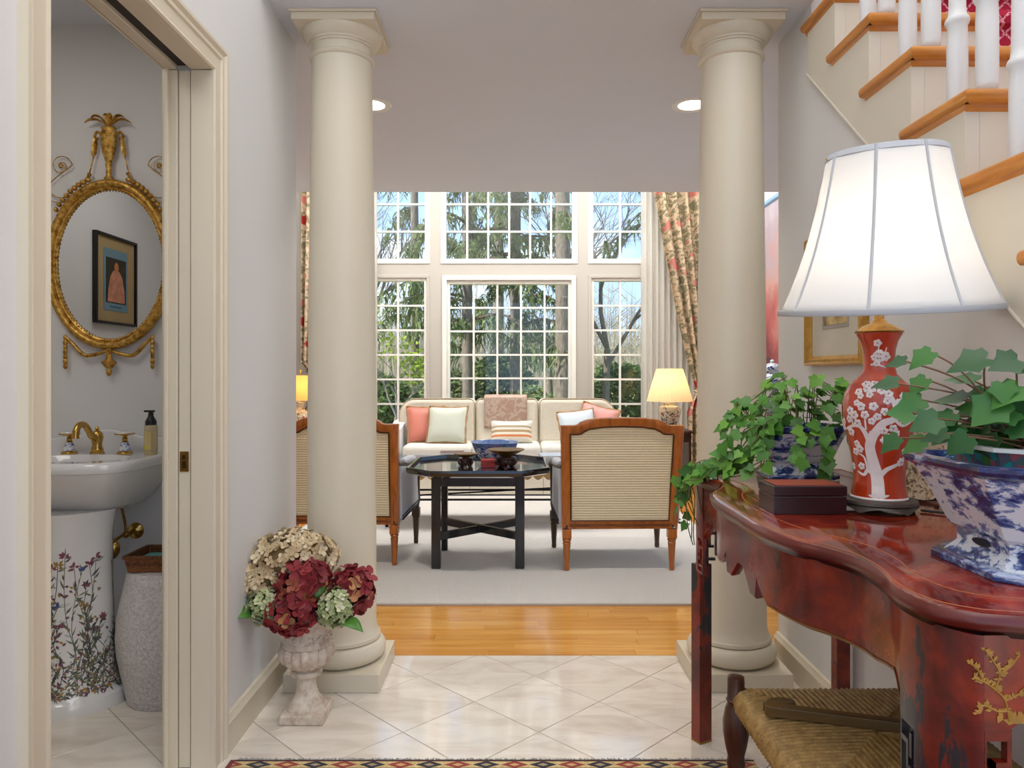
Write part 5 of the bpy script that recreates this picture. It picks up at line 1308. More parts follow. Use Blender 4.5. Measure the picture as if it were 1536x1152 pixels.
for pts, n in stems:
    cp = catmull(pts, 6); sm.tube(cp, .0016, 5, M=Matrix.Translation((-bx0, -by0, -bz0)))
    n = min(n, len(cp)-2)
    for k in range(n):
        if cnt >= 298: break
        p = cp[2+int((len(cp)-3)*(k+.5)/n)]
        q = (p[0]+ri.uniform(-.012, .012), p[1]+ri.uniform(-.012, .012), max(p[2]+ri.uniform(-.006, .014), TH+.012 if p[0] > FX(p[1]-YC)-.015 else 0))
        leaf_n(ivA, iv, q, ri.uniform(.025, .043), *leaf_pose(q, base, ri), base); cnt += 1
o = sm.build('stems', STEM, iv, smooth=60); o['kind'] = 'stuff'
# large leaved ivy in the bigger planter
base = (PB[0], PB[1], PB[2]+.178)
iv2 = thing('ivy_plant', 'large leaved upright ivy growing in the planter with turquoise liner', 'plant', base)
lv = [(1397, 529, 44), (1358, 542, 34), (1479, 538, 62), (1526, 540, 50), (1345, 575, 40), (1389, 569, 40), (1382, 600, 46), (1462, 572, 50), (1528, 580, 58), (1368, 619, 40), (1406, 628, 48), (1444, 600, 54), (1476, 583, 40), (1499, 602, 60), (1466, 633, 56), (1437, 638, 52), (1495, 634, 56), (1522, 618, 50), (1386, 662, 40), (1347, 657, 38), (1419, 650, 42), (1451, 655, 44), (1482, 658, 44), (1513, 652, 48), (1430, 622, 40), (1480, 612, 46), (1530, 640, 46), (1505, 575, 40), (1545, 560, 56), (1555, 600, 56), (1565, 635, 56), (1580, 575, 50), (1590, 620, 50)]
r2 = random.Random(31); sm = MB(); bx0, by0, bz0 = base
for (u_, v_, sz) in lv:
    Yd = 1.115+r2.uniform(-.05, .07)+(.05 if u_ < 1400 else 0)
    p = ((u_-772)*Yd/1100, Yd, 1.14-(v_-560)*Yd/1100)
    s0 = (bx0+r2.uniform(-.06, .06), by0+r2.uniform(-.05, .05), bz0+.002)
    mid = ((p[0]*.6+s0[0]*.4), (p[1]*.5+s0[1]*.5), max(p[2]*.75+s0[2]*.25, s0[2]+.015))
    sm.tube(catmull([s0, mid, p], 5), .0015, 5, M=Matrix.Translation((-bx0, -by0, -bz0)))
    yaw = math.atan2(-(p[0]-bx0), p[1]-by0)+r2.uniform(-.9, .9) if r2.random() < .5 else PI+r2.uniform(-1.2, 1.2)
    leaf_n(ivB, iv2, p, sz*Yd/1100*.92, *leaf_pose(p, base, r2), base)
for k in range(40):
    a = r2.uniform(0, 6.3); R = r2.uniform(.03, .11); p = (bx0+R*1.1*math.cos(a), by0+.8*R*math.sin(a), bz0+r2.uniform(.02, .085))
    sm.tube([(bx0+.4*R*math.cos(a), by0+.4*R*math.sin(a), bz0), p], .0014, 5, M=Matrix.Translation((-bx0, -by0, -bz0)))
    leaf_n(ivB, iv2, p, r2.uniform(.032, .048), *leaf_pose(p, base, r2), base)
o = sm.build('stems', STEMR, iv2, smooth=60); o['kind'] = 'stuff'
# ------------------------------------------------------------------ living room
rug = thing('living_rug', 'large ivory ribbed carpet under the living room furniture', 'rug', (0, 0, 0))
MB().box(-1.55, 1.345, 3.60, 6.84, .0006, .011).build('pile', CARPET, rug)
m = MB(); frame = ((-1.56, 1.355, 3.590, 3.606), (-1.56, 1.355, 6.834, 6.85), (-1.56, -1.544, 3.60, 6.84), (1.339, 1.355, 3.60, 6.84))
for a, b, c, d in frame: m.box(a, b, c, d, .0006, .012)
m.build('binding', CARPETE, rug, bevel=.002)
RZ = .0112

def make_chair(lb, loc, rz):
    t = thing('armchair', lb, 'armchair', loc, rz, group='matching pair of cream backed armchairs')
    out = [(-.330, .235), (-.336, .50), (-.346, .832), (-.345, .838), (-.268, .838), (-.252, .842), (-.235, .856), (-.20, .870), (-.12, .880), (0, .884)]
    inn = [(-.283, .285), (-.287, .50), (-.294, .785), (-.292, .790), (-.245, .790), (-.232, .794), (-.215, .806), (-.185, .820), (-.11, .830), (0, .834)]
    out = out+[(-x, z) for x, z in out[-2::-1]]; inn = inn+[(-x, z) for x, z in inn[-2::-1]]
    sh = lambda z: -.10*max(0, z-.25)/.6           # rake of the back
    n = len(out); m = MB()
    def strip(a, b, y): return [[(x, y+sh(z), z) for x, z in a], [(x, y+sh(z), z) for x, z in b]]
    rings = [[(x, -.018+sh(z), z) for x, z in out], [(x, -.022+sh(z), z) for x, z in [((o_[0]*.9+i_[0]*.1), (o_[1]*.9+i_[1]*.1)) for o_, i_ in zip(out, inn)]], [(x, -.022+sh(z), z) for x, z in [((o_[0]*.2+i_[0]*.8), (o_[1]*.2+i_[1]*.8)) for o_, i_ in zip(out, inn)]], [(x, -.014+sh(z), z) for x, z in inn], [(x, .020+sh(z), z) for x, z in inn], [(x, .020+sh(z), z) for x, z in out], [(x, -.018+sh(z), z) for x, z in out]]
    m.loft(rings, False, False, False)
    fr = m.build('back_frame', CHAIRW, t, smooth=40)
    rl = MB().box(-.300, .300, -.020, .020, .240, .285).build('bottom_rail', CHAIRW, t, bevel=.003)
    m = MB(); m.box(-.285, .285, -.0235, -.019, .254, .270)
    m.build('rail_carving', m_wood('carved_rail_wood', S(70, 34, 12), S(120, 66, 26), S(170, 100, 44), .35, 6, 0), rl)
    m = MB(); m.add([(x*.995, -.010+sh(z), z) for x, z in inn]+[(x*.995, .012+sh(z), z) for x, z in inn], [tuple(range(n)), tuple(range(n, 2*n))[::-1]]+[(i, (i+1) % n, n+(i+1) % n, n+i) for i in range(n)])
    m.build('back_panel', RIB, t)
    pts = [(x*.985, -.0135+sh(z), z-.003 if z > .7 else z+.003) for x, z in inn]
    m = MB(); m.tube(pts+[pts[0]], .0045, 6); m.build('nail_trim', plain('bronze_nail_trim', S(92, 60, 30), .4, .3, var=.4, scale=150), fr, smooth=60)
    def leg(x, y, mat):
        MB().box(x-.026, x+.026, y-.024, y+.024, .185, .238).build('leg_block', mat, t, bevel=.003)
        MB().lathe([(.012, 0), (.015, .006), (.0155, .02), (.0145, .028), (.022, .15), (.024, .158), (.019, .165), (.025, .172), (.025, .179), (.018, .186)], (x, y, 0), 24, lobes=12, amp=.06, lz=(.03, .15)).build('leg', mat, t, smooth=35)
    FL = m_front
    for x in (-.302, .302): leg(x, 0, CHAIRW)
    for x in (-.335, .335): leg(x, .56, FL)
    # seat box, cushion, inner back
    MB().box(-.325, .325, .02, .585, .238, .295).build('seat_rail', GREYF, t, bevel=.006)
    m = MB().box(-.29, .29, .03, .60, .295, .44); m.build('seat_cushion', GREYF, t, bevel=.035, seg=4, smooth=60)
    m = MB().add([(-.285, .018+sh(.3), .30), (.285, .018+sh(.3), .30), (.285, .10, .30), (-.285, .10, .30), (-.28, .018+sh(.80), .80), (.28, .018+sh(.80), .80), (.28, .018+sh(.8)+.07, .78), (-.28, .018+sh(.8)+.07, .78)], [(3, 2, 1, 0), (4, 5, 6, 7), (0, 1, 5, 4), (1, 2, 6, 5), (2, 3, 7, 6), (3, 0, 4, 7)])
    m.build('inner_back', GREYF, t, bevel=.02, seg=3, smooth=60)
    for sx in (-1, 1):
        prof = catmull([(.012, .27), (.25, .27), (.585, .270), (.590, .32), (.560, .44), (.540, .53), (.40, .545), (.20, .56), (-.03, .585)], 4)
        xa, xb = (sx*.302, sx*.348)
        MB().prism(prof, min(xa, xb), max(xa, xb), 'x').build('arm_panel', GREYF, t, bevel=.006)
        pp = [(sx*.350, y, z) for y, z in catmull([(.012, .268), (.30, .268), (.588, .268), (.594, .32), (.562, .44), (.545, .53)], 4)]
        MB().tube(pp, .006, 6).build('welt', WELT, t, smooth=60)
        MB().tube([(p[0], p[1]-.012, p[2]+.020) for p in pp[:9]], .004, 6).build('welt', WELT, t, smooth=60)
        wood = [(sx*.325, -.045, .60), (sx*.328, .10, .585), (sx*.332, .30, .565), (sx*.338, .48, .553), (sx*.345, .56, .555), (sx*.350, .600, .540), (sx*.348, .595, .515), (sx*.346, .57, .505)]
        MB().tube(catmull(wood, 4), .020, 10, flat=.8).build('arm_rest', FL, t, smooth=60)
        MB().tube(catmull([(sx*.346, .575, .515), (sx*.345, .555, .45), (sx*.342, .575, .36), (sx*.338, .595, .28), (sx*.336, .575, .236)], 4), .016, 8).build('arm_support', FL, t, smooth=60)
        MB().tube(catmull([(sx*.330, .12, .595), (sx*.333, .30, .585), (sx*.338, .46, .575)], 4), [.016, .022, .026, .028, .029, .028, .026, .022, .016], 10).build('arm_pad', GREYF, t, smooth=60)
    return t
m_front = m_wood('antiqued_olive_wood', S(54, 40, 26), S(86, 66, 44), S(112, 90, 62), .4, 1.5, 2)
make_chair('cream backed armchair with grey sides in front of the lit jar lamp', (.600, 4.205, RZ), math.radians(1.0))
make_chair('cream backed armchair with grey sides half hidden behind the urn column', (-1.01, 4.33, RZ), math.radians(-2.0))

# --- black tray top coffee table
c = thing('coffee_table', 'black octagonal tray top coffee table with crossed stretchers', 'table', (-.212, 4.47, RZ))
for a in (-1, 1):
    for b in (-1, 1): MB().box(a*.242-.027, a*.242+.027, b*.218-.025, b*.218+.025, 0, .545).build('leg', EBON, c, bevel=.004)
m = MB().box(-.225, .225, -.238, -.222, .475, .547).box(-.225, .225, .222, .238, .475, .547); 
for a in ((-.225, .225, -.238, -.222), (-.225, .225, .222, .238), (-.262, -.246, -.2, .2), (.246, .262, -.2, .2)): MB().box(*a, .475, .547).build('apron', EBON, c, bevel=.002)
for sg in (-1, 1):
    L = math.hypot(.46, .42); ang = math.atan2(.42*sg, .46)
    MB().box(-L/2, L/2, -.012, .012, .160 if sg > 0 else .163, .205 if sg > 0 else .208, M=Matrix.Rotation(ang, 4, 'Z')).build('stretcher', EBON, c)
def oc(a, b, k, z): return [(-a+k, -b, z), (a-k, -b, z), (a, -b+k, z), (a, b-k, z), (a-k, b, z), (-a+k, b, z), (-a, b-k, z), (-a, -b+k, z)]
MB().loft([oc(.385, .395, .15, .547), oc(.405, .415, .155, .556), oc(.412, .422, .157, .575), oc(.409, .419, .156, .589), oc(.395, .405, .152, .589), oc(.388, .398, .15, .566)]).build('tray_top', plain('black_lacquer_top', S(24, 26, 32), .12, var=.1, coat=.6), c, smooth=25)
TZ = RZ+.5665
# --- things on the coffee table
def bowl_on_stand(name, lb, x, y, rb_, hb, rs_, hs, mat):
    s_ = thing(name+'_stand', lb[1], 'stand', (x, y, TZ)); m = MB()
    MB().lathe([(rs_*.9, hs-.012), (rs_*1.05, hs-.010), (rs_*1.05, hs-.002), (rs_*.8, hs)], n=28).build('stand_top', ROSEW, s_, smooth=40)
    for k in range(5):
        a = 2*PI*k/5-PI/2
        p = lambda r, z: (r*math.cos(a), r*math.sin(a), z)
        MB().tube(catmull([p(rs_*.85, hs-.010), p(rs_*1.05, hs*.65), p(rs_*.72, hs*.38), p(rs_*1.0, hs*.10), p(rs_*1.12, .003)], 4), rs_*.16, 7).build('carved_leg', ROSEW, s_, smooth=60)
    MB().lathe([(rs_*.80, 0), (rs_*1.0, .001), (rs_*1.0, .006), (rs_*.80, .006), (rs_*.80, 0)], n=28).build('foot_ring', ROSEW, s_, smooth=40)
    MB().lathe([(rs_*.70, hs*.42), (rs_*.80, hs*.45), (rs_*.80, hs*.80), (rs_*.70, hs*.82)], n=20).build('carved_apron', ROSEW, s_, smooth=40)
    b_ = thing(name, lb[0], 'bowl', (x, y, TZ+hs+.0004))
    MB().lathe([(rb_*.30, 0), (rb_*.32, .004), (rb_*.55, hb*.35), (rb_*.85, hb*.75), (rb_, hb), (rb_*.97, hb), (rb_*.80, hb*.72), (rb_*.5, hb*.35), (.001, hb*.18)], n=40).build('bowl_body', mat, b_, smooth=45)
    MB().lathe([(rb_*1.0, hb-.003), (rb_*1.03, hb-.001), (rb_*1.03, hb+.002), (rb_*.98, hb+.002)], n=40).build('rim', OLDBRASS, b_, smooth=50)
ROSEW = plain('carved_rosewood', S(52, 22, 16), .3, var=.25, scale=40, coat=.3)
bowl_on_stand('brass_bowl', ('wide gilt bronze bowl on a carved dark stand', 'black carved stand under the wide gilt bronze bowl'), -.05, 4.26, .104, .042, .058, .078, plain('bronze_bowl', S(140, 112, 52), .3, .7, var=.2, scale=30))
bowl_on_stand('small_bowl', ('small reddish gilt bowl on a carved stand', 'reddish carved stand under the small gilt bowl'), -.285, 4.27, .066, .024, .040, .070, plain('copper_gilt_bowl', S(152, 104, 60), .3, .6, var=.2, scale=30))
bw = thing('porcelain_bowl', 'large blue and white porcelain bowl on the coffee table', 'bowl', (-.125, 4.62, TZ))
MB().lathe([(.075, 0), (.076, .012), (.085, .016), (.115, .05), (.137, .10)], n=48).build('bowl_body', BW_DENSE, bw, smooth=45)
MB().lathe([(.137, .10), (.148, .128), (.153, .130), (.150, .133), (.140, .126), (.11, .06), (.07, .025), (.001, .02)], n=48).build('blue_rim', plain('cobalt_band', S(104, 130, 178), .15, var=.35, scale=40, coat=.4), bw, smooth=45)
rb_ = thing('red_box', 'small bright red lacquer box between the bowls', 'box', (-.125, 4.40, TZ))
MB().box(-.075, .075, -.04, .04, 0, .030).build('box_body', plain('vermilion_lacquer', S(176, 44, 32), .3, coat=.3), rb_, bevel=.002)
MB().box(-.076, .076, -.041, .041, .031, .048).build('lid', plain('vermilion_lid', S(190, 52, 38), .3, coat=.3), rb_, bevel=.002)

# --- long low table with scalloped edge behind the coffee table
lt_ = thing('scalloped_table', 'long low tan table with scalloped apron and iron stretchers', 'table', (-.18, 5.62, RZ))
MB().box(-.80, .80, -.26, .26, .425, .445).build('table_top', plain('dark_tabletop', S(40, 34, 30), .3, var=.2), lt_, bevel=.004)
for (ln, ax, off) in ((.78, 'x', -.245), (.78, 'x', .245), (.235, 'y', -.775), (.235, 'y', .775)):
    k = int(ln*2/.075); pr_ = [(-ln, .425)]
    for i in range(k*6+1):
        q = -ln+2*ln*i/(k*6); pr_.append((q, .378-.030*abs(math.sin(PI*i/6))))
    pr_.append((ln, .425))
    MB().prism(pr_, off-.008, off+.008, 'y' if ax == 'x' else 'x').build('scalloped_apron', WICK, lt_)
for a in (-1, 1):
    for b in (-1, 1): MB().tube([(a*.75, b*.225, .40), (a*.76, b*.23, 0)], .012, 8).build('leg', IRON, lt_, smooth=40)
for b in (-1, 1): MB().tube([(-.755, b*.228, .20), (.755, b*.228, .20)], .008, 8).build('stretcher', IRON, lt_, smooth=40)
MB().tube([(-.755, -.228, .22), (.755, .228, .23)], .006, 8).build('stretcher', IRON, lt_, smooth=40)
TZ2 = RZ+.4455
rm = random.Random(7)
def magazine(x, y, z, w_, d_, h_, rz, col, lb, name='magazine'):
    t = thing(name, lb, 'book' if name == 'book' else 'magazine', (x, y, z), rz)
    MB().box(-w_, w_, -d_, d_, .0008, h_-.001).build('pages', plain('paper_pages', S(224, 222, 216), .9), t)
    cv = plain('cover_'+lb[:14].replace(' ', '_'), col, .35, var=.15, scale=30)
    MB().box(-w_-.002, w_+.002, -d_-.002, d_+.002, 0, .001).build('cover', cv, t); MB().box(-w_-.002, w_+.002, -d_-.002, d_+.002, h_-.001, h_).build('cover', cv, t)
z = TZ2
for k, (h_, col, lb) in enumerate(((.022, S(96, 104, 118), 'thick slate covered book at the bottom of the stack by the armchair'), (.018, S(140, 156, 176), 'pale blue magazine second in the stack by the armchair'), (.016, S(70, 84, 104), 'dark blue magazine third in the stack by the armchair'), (.020, S(170, 182, 196), 'silvery blue magazine on top of the stack by the armchair'))):
    magazine(.36, 5.50, z, .17, .12, h_, .06*(k-1.5), col, lb); z += h_+.0004
z = TZ2
for k, (h_, col, lb) in enumerate(((.020, S(120, 126, 134), 'grey magazine at the bottom of the stack near the sofa arm'), (.018, S(172, 178, 184), 'pale grey magazine in the middle of the stack near the sofa arm'), (.016, S(96, 104, 116), 'blue grey magazine on top of the stack near the sofa arm'))):
    magazine(-.66, 5.50, z, .19, .13, h_, -.07*(k-1), col, lb); z += h_+.0004
magazine(-.47, 5.50+.0, z, .085, .06, .042, .05, S(92, 34, 30), 'small dark red leather book lying on a magazine', 'book')

# --- sofa
s = thing('sofa', 'ivory damask sofa with three back cushions under the windows', 'sofa', (-.075, 7.05, .012))
MB().box(-1.02, 1.02, -.27, .42, .10, .30).build('frame', SOFAF, s, bevel=.02)
for (xa, xb) in ((-1.02, -.34), (-.34, .34), (.34, 1.02)): MB().box(xa+.002, xb-.002, -.285, -.272, 0, .29).build('skirt', SOFAF, s, bevel=.004)
MB().box(-1.02, 1.02, -.288, -.283, .0, .012).build('skirt_fringe', WELT, s)
for k in (-1, 0, 1):
    MB().box(k*.645-.32, k*.645+.32, -.30, .26, .30, .465).build('seat_cushion', m_fabric('ivory_seat_%d' % k, S(226, 222, 212), 40, .05), s, bevel=.045, seg=4, smooth=60)
def cush(xa, xb, rl_, rr_):
    pr_ = []
    for cx_, r_, a0 in ((xb, rr_, 0), (xa, rl_, 90)):
        for q in range(7):
            a = math.radians(a0+15*q); c_x = cx_-r_ if a0 == 0 else cx_+r_
            pr_.append((c_x+r_*math.cos(a), .878-r_+r_*math.sin(a)))
    return [(xb, .44)]+pr_+[(xa, .44)]
for (xa, xb, rl_, rr_) in ((-1.07, -.315, .16, .05), (-.311, .311, .05, .05), (.315, 1.07, .05, .16)):
    bc = MB().prism(cush(xa, xb, rl_, rr_), .17, .40, 'y').build('back_cushion', SOFAF, s, bevel=.04, seg=4, smooth=60)
    pp = [(x, .185, z) for x, z in cush(xa+.012, xb-.012, rl_, rr_)]
    MB().tube(pp, .006, 6).build('piping', m_fabric('piping_%d' % int(xa*100), S(180, 164, 134), 60, .1), bc, smooth=60)
for sx in (-1, 1):
    pr_ = catmull([(.33, .10), (.33, .60), (.30, .66), (.0, .62), (-.20, .60), (-.285, .56), (-.30, .48), (-.28, .30), (-.28, .10)], 4)
    xa, xb = sorted((sx*1.0, sx*1.12)); MB().prism(pr_, xa, xb, 'x').build('arm', m_fabric('ivory_arm_%d' % sx, S(226, 226, 226), 40, .05), s, bevel=.04, seg=4, smooth=60)
# cushions on the sofa
def pillow(lb, loc, w_, h_, th_, rot, mat, fringe=True, name='throw_pillow'):
    t = thing(name, lb, 'pillow', loc); t.rotation_euler = rot
    def surf(sg):
        def f(u, v):
            x, z_ = (u*2-1), (v*2-1); p = (1-x**4)*(1-z_**4); e = .90+.10*max(abs(x), abs(z_))**4*1.0
            return (x*w_*(1-.06*(1-z_*z_)), sg*th_*p**.5*.5, h_+z_*h_*(1-.08*(1-x*x)))
        return f
    MB().grid(surf(-1), 14, 14).grid(surf(1), 14, 14).build('pillow_body', mat, t, smooth=80)
    if fringe:
        e = []
        for (u0, v0, u1, v1) in ((0, 0, 1, 0), (1, 0, 1, 1), (1, 1, 0, 1), (0, 1, 0, 0)):
            for q in range(10): e.append(surf(1)(u0+(u1-u0)*q/10, v0+(v1-v0)*q/10))
        MB().tube(e+[e[0]], [.008+.003*((k*7) % 3) for k in range(len(e)+1)], 6).build('fringe', FRINGEC, t, smooth=60)
SY = 6.99
pillow('coral pink silk pillow with brush fringe in the sofa corner', (-.84, SY+.05, .475), .185, .185, .13, (math.radians(-22), 0, .25), CORAL)
pillow('pale mint silk pillow with tan fringe leaning on the coral pillow', (-.65, SY-.07, .475), .19, .185, .13, (math.radians(-20), 0, -.12), MINT)
pillow('small striped linen lumbar pillow below the paisley throw', (-.03, SY-.04, .475), .20, .115, .11, (math.radians(-22), 0, 0), STRIPE, False)
pillow('rose pink silk pillow behind the pale blue pillow', (.74, SY+.06, .475), .185, .19, .13, (math.radians(-20), .25, -.2), PINKS)
pillow('pale blue silk pillow leaning toward the armchair', (.62, SY-.08, .475), .18, .17, .12, (math.radians(-24), -.1, .1), PALEBLUE)
def thr(u, v):
    q = v
    y, z_ = (7.05+.172-.008, .905-.0-.36*(1-q/.62)) if False else (0, 0)
    if q < .75: return (-.21+.42*u, -.012-.004*math.sin(u*9)*0, .884*1.0-.30*(1-q/.75)+.0)
    k = (q-.75)/.25; return (-.21+.42*u, -.012+.26*k, .884+.020*math.sin(PI*min(1, k*1.3)*.5))
tw = MB().grid(thr, 10, 16).build('sofa_throw', THROW, None, smooth=60, solid=.006); tw.location = (-.09, 7.05+.17, .018); tag(tw, 'taupe paisley throw hung over the middle sofa cushion', 'throw')

# --- end tables and lamps
def end_table(lb, loc, w_, d_, h_):
    t = thing('end_table', lb, 'side table', loc)
    MB().box(-w_, w_, -d_, d_, h_-.025, h_).build('table_top', DARKW, t, bevel=.004)
    for a in (-1, 1):
        pr_ = [(-d_*.9, 0), (-d_*.5, 0), (-d_*.45, .06), (-d_*.3, .10), (0, .12), (d_*.3, .10), (d_*.45, .06), (d_*.5, 0), (d_*.9, 0), (d_*.9, h_-.025), (-d_*.9, h_-.025)]
        xa = a*(w_-.03); MB().prism(pr_, xa-.012, xa+.012, 'x').build('side_panel', DARKW, t)
        oval_ = [(0+d_*.35*math.cos(2*PI*k/20), h_*.58+h_*.20*math.sin(2*PI*k/20)) for k in range(20)]
    MB().box(-w_+.03, w_-.03, -d_*.85, d_*.85, h_*.30, h_*.33).build('shelf', DARKW, t)
    MB().box(-w_+.03, w_-.03, -d_*.88, -d_*.84, h_-.11, h_-.025).build('drawer', DARKW, t, bevel=.003)
    return t
end_table('dark walnut end table under the painted jar lamp', (1.49, 7.13, 0), .19, .26, .60)
end_table('dark walnut end table under the amber shade lamp', (-2.04, 6.95, 0), .22, .26, .60)
def m_imari():
    t = T('imari_porcelain'); n = t.noise(26, 6, .6, dist=1.2); n2 = t.noise(20, 5, .6, v=t.map(loc=(3, 1, 2)), dist=1.0)
    c_ = t.mix(t.ramp(n, [(.54, 0.0), (.57, 1.0)]), S(226, 214, 190), S(96, 84, 84)); c_ = t.mix(t.ramp(n2, [(.60, 0.0), (.62, 1.0)]), c_, S(190, 84, 44))
    t.set(color=c_, rough=.15, coat=.5); return t.m
jl = thing('jar_lamp', 'painted porcelain jar lamp with pleated cream shade by the curtain', 'lamp', (1.505, 7.12, .6008))
MB().lathe([(.075, 0), (.078, .008), (.078, .018), (.070, .022)], n=32).build('wood_base', DARKW, jl, smooth=40)
MB().lathe([(.062, .022), (.066, .04), (.088, .10), (.106, .155), (.110, .185), (.098, .215), (.066, .228), (.058, .235), (.060, .250), (.062, .256), (.001, .258)], n=40).build('jar', m_imari(), jl, smooth=40)
MB().tube([(0, 0, .25), (0, 0, .34)], .007, 8).build('stem', BRASS, jl)
N = 120; rows = []
for (r, z) in ((.122, .585), (.145, .52), (.175, .42), (.218, .268)):
    rows.append([(r*(1+.018*(i % 2))*math.cos(2*PI*i/N), r*(1+.018*(i % 2))*math.sin(2*PI*i/N), z) for i in range(N)])
MB().loft(rows, False, False).build('pleated_shade', SHADEC, jl, smooth=20)
light('jar_lamp_bulb', 'POINT', (1.505, 7.12, .6008+.43), 1.8, (1, .78, .50), .04)
al = thing('amber_lamp', 'flowered vase lamp with amber shade behind the urn column', 'lamp', (-2.03, 6.95, .6008))
MB().lathe([(.06, 0), (.062, .01), (.085, .06), (.098, .11), (.085, .16), (.045, .195), (.030, .22), (.034, .25), (.048, .265), (.001, .268)], n=36).build('vase', m_imari(), al, smooth=40)
MB().lathe([(.20, .285), (.12, .52)], n=48).build('paper_shade', SHADEY, al, smooth=60) if False else MB().loft([[(r*math.cos(2*PI*i/48), r*math.sin(2*PI*i/48), z) for i in range(48)] for r, z in ((.19, .285), (.13, .52))], False, False).build('paper_shade', SHADEY, al, smooth=60)
MB().tube([(0, 0, .26), (0, 0, .55)], .006, 8).ball((0, 0, .56), .014).build('stem', BRASS, al, smooth=50)
light('amber_lamp_bulb', 'POINT', (-2.03, 6.93, .6008+.40), 1.6, (1, .68, .34), .04)

# --- curtains
def curtain(lb, sg, mat, name='curtain'):
    t = thing(name, lb, 'curtain', (-.06, 7.78, 0))
    # tied-back panel: gathered at the tie height
    def w_in(z):      # inner edge distance from window centre
        zt_ = .98
        if z >= zt_: q = (z-zt_)/(3.9-zt_); return 1.985-.47*min(1, q*1.33)**.8
        return 1.985-.10*min(1, (zt_-z)/.25)
    def f(u, v):
        z = .02+3.88*v; xi = w_in(z); xo_ = 2.20 if z > 1.2 or z < .75 else 2.14
        amp = .055*max(.25, min(1, (xo_-xi)/.5)); ph = u*2*PI*5.5
        return (sg*(xi+(xo_-xi)*u), -.02+amp*math.sin(ph)+.01*math.sin(ph*2.3+v*4), z)
    MB().grid(f, 88, 60).build('panel', mat, t, smooth=80, solid=.003)
    MB().tube([(sg*(1.94+.0*k), -.10, .96+.0*k) for k in (0,)]+[(sg*2.0, -.125, .93), (sg*2.08, -.12, .95), (sg*2.19, -.06, 1.03)], .022, 8, flat=.5).build('tieback', mat, t, smooth=60)
    return t
curtain('rose floral curtain tied back beside the jar lamp', 1, FLORAL)
curtain('rose floral curtain tied back above the amber lamp', -1, FLORAL)
for sg, lb in ((1, 'sheer white curtain hanging behind the floral curtain near the jar lamp'), (-1, 'sheer white curtain hanging behind the floral curtain near the amber lamp')):
    def fs(u, v):
        ph = u*2*PI*9; return (sg*(1.42+.58*u), .022*math.sin(ph)+.008*math.sin(ph*.4+3*v), .02+3.88*v)
    o = MB().grid(fs, 110, 20).build('sheer_curtain', SHEER, None, smooth=80); o.location = (-.06, 7.90, 0); tag(o, lb, 'curtain')
rd = thing('curtain_rod', 'dark curtain rod above the tall windows', 'curtain rod', (-.06, 7.86, 3.93))
MB().tube([(-2.3, 0, 0), (2.3, 0, 0)], .016, 10).build('rod', IRON, rd, smooth=40)
for a in (-2.32, 2.32): MB().ball((a, 0, 0), .032).build('finial', IRON, rd, smooth=60)
for a in (-2.2, 2.2): MB().box(a-.01, a+.01, 0, .138, -.01, .01).build('bracket', IRON, rd)

# --- painting and ginger jar on the far side wall
pa = thing('abstract_painting', 'tall pink and mauve painting with pale blue frame edge', 'painting', (LX-.001, 6.60, 1.92))
def m_abs():
    t = T('mauve_red_canvas'); z_ = t.xyz()[2]; n = t.noise(3, 6, .6)
    q = t.math('ADD', t.math('MULTIPLY', z_, .5), t.math('MULTIPLY', n, .75))
    t.set(color=t.ramp(q, [(-.0, S(70, 60, 70)), (.02, S(120, 60, 62)), (.22, S(176, 96, 92)), (.42, S(196, 150, 140)), (.62, S(178, 160, 168)), (.8, S(196, 186, 196))]), rough=.8); return t.m
MB().box(-.030, -.004, -.95, .95, -.82, .82).build('canvas', m_abs(), pa)
m = MB(); fp = [(0, 0), (-.045, 0), (-.045, .03), (-.03, .045), (0, .045)]
m.loft([[(d, -1.0+q, -.87+q), (d, 1.0-q, -.87+q), (d, 1.0-q, .87-q), (d, -1.0+q, .87-q)] for d, q in fp], False, False)
m.build('frame', plain('pale_blue_frame', S(150, 186, 222), .5), pa)
cb = thing('side_cabinet', 'dark side cabinet below the tall pink painting', 'cabinet', (2.14, 5.75, 0))
MB().box(-.27, .27, -.55, .55, .08, .82).build('body', DARKW, cb, bevel=.005)
MB().box(-.29, .30, -.58, .58, .82, .85).build('top', DARKW, cb, bevel=.006)
for b in (-.275, .275):
    d_ = MB().box(-.285, -.271, b-.26, b+.26, .12, .78).build('door', DARKW, cb, bevel=.004); MB().ball((-.292, b*.2, .46), .012).build('knob', BRASS, d_, smooth=60)
for a in (-.24, .24):
    for b in (-.52, .52): MB().box(a-.025, a+.025, b-.025, b+.025, 0, .08).build('foot', DARKW, cb)
gj = thing('ginger_jar', 'lidded blue and white ginger jar in front of the painting', 'jar', (1.93, 5.50, .8506))
MB().lathe([(.065, 0), (.068, .01), (.085, .08), (.105, .17), (.112, .22), (.10, .265), (.07, .285), (.055, .292), (.055, .305)], n=40).build('jar_body', BW_DENSE, gj, smooth=45)
MB().lathe([(.066, .305), (.070, .309), (.070, .325), (.062, .345), (.035, .362), (.012, .368), (.012, .375), (.016, .384), (.008, .392), (.001, .393)], n=36).build('lid', BW_BASE, gj, smooth=45)
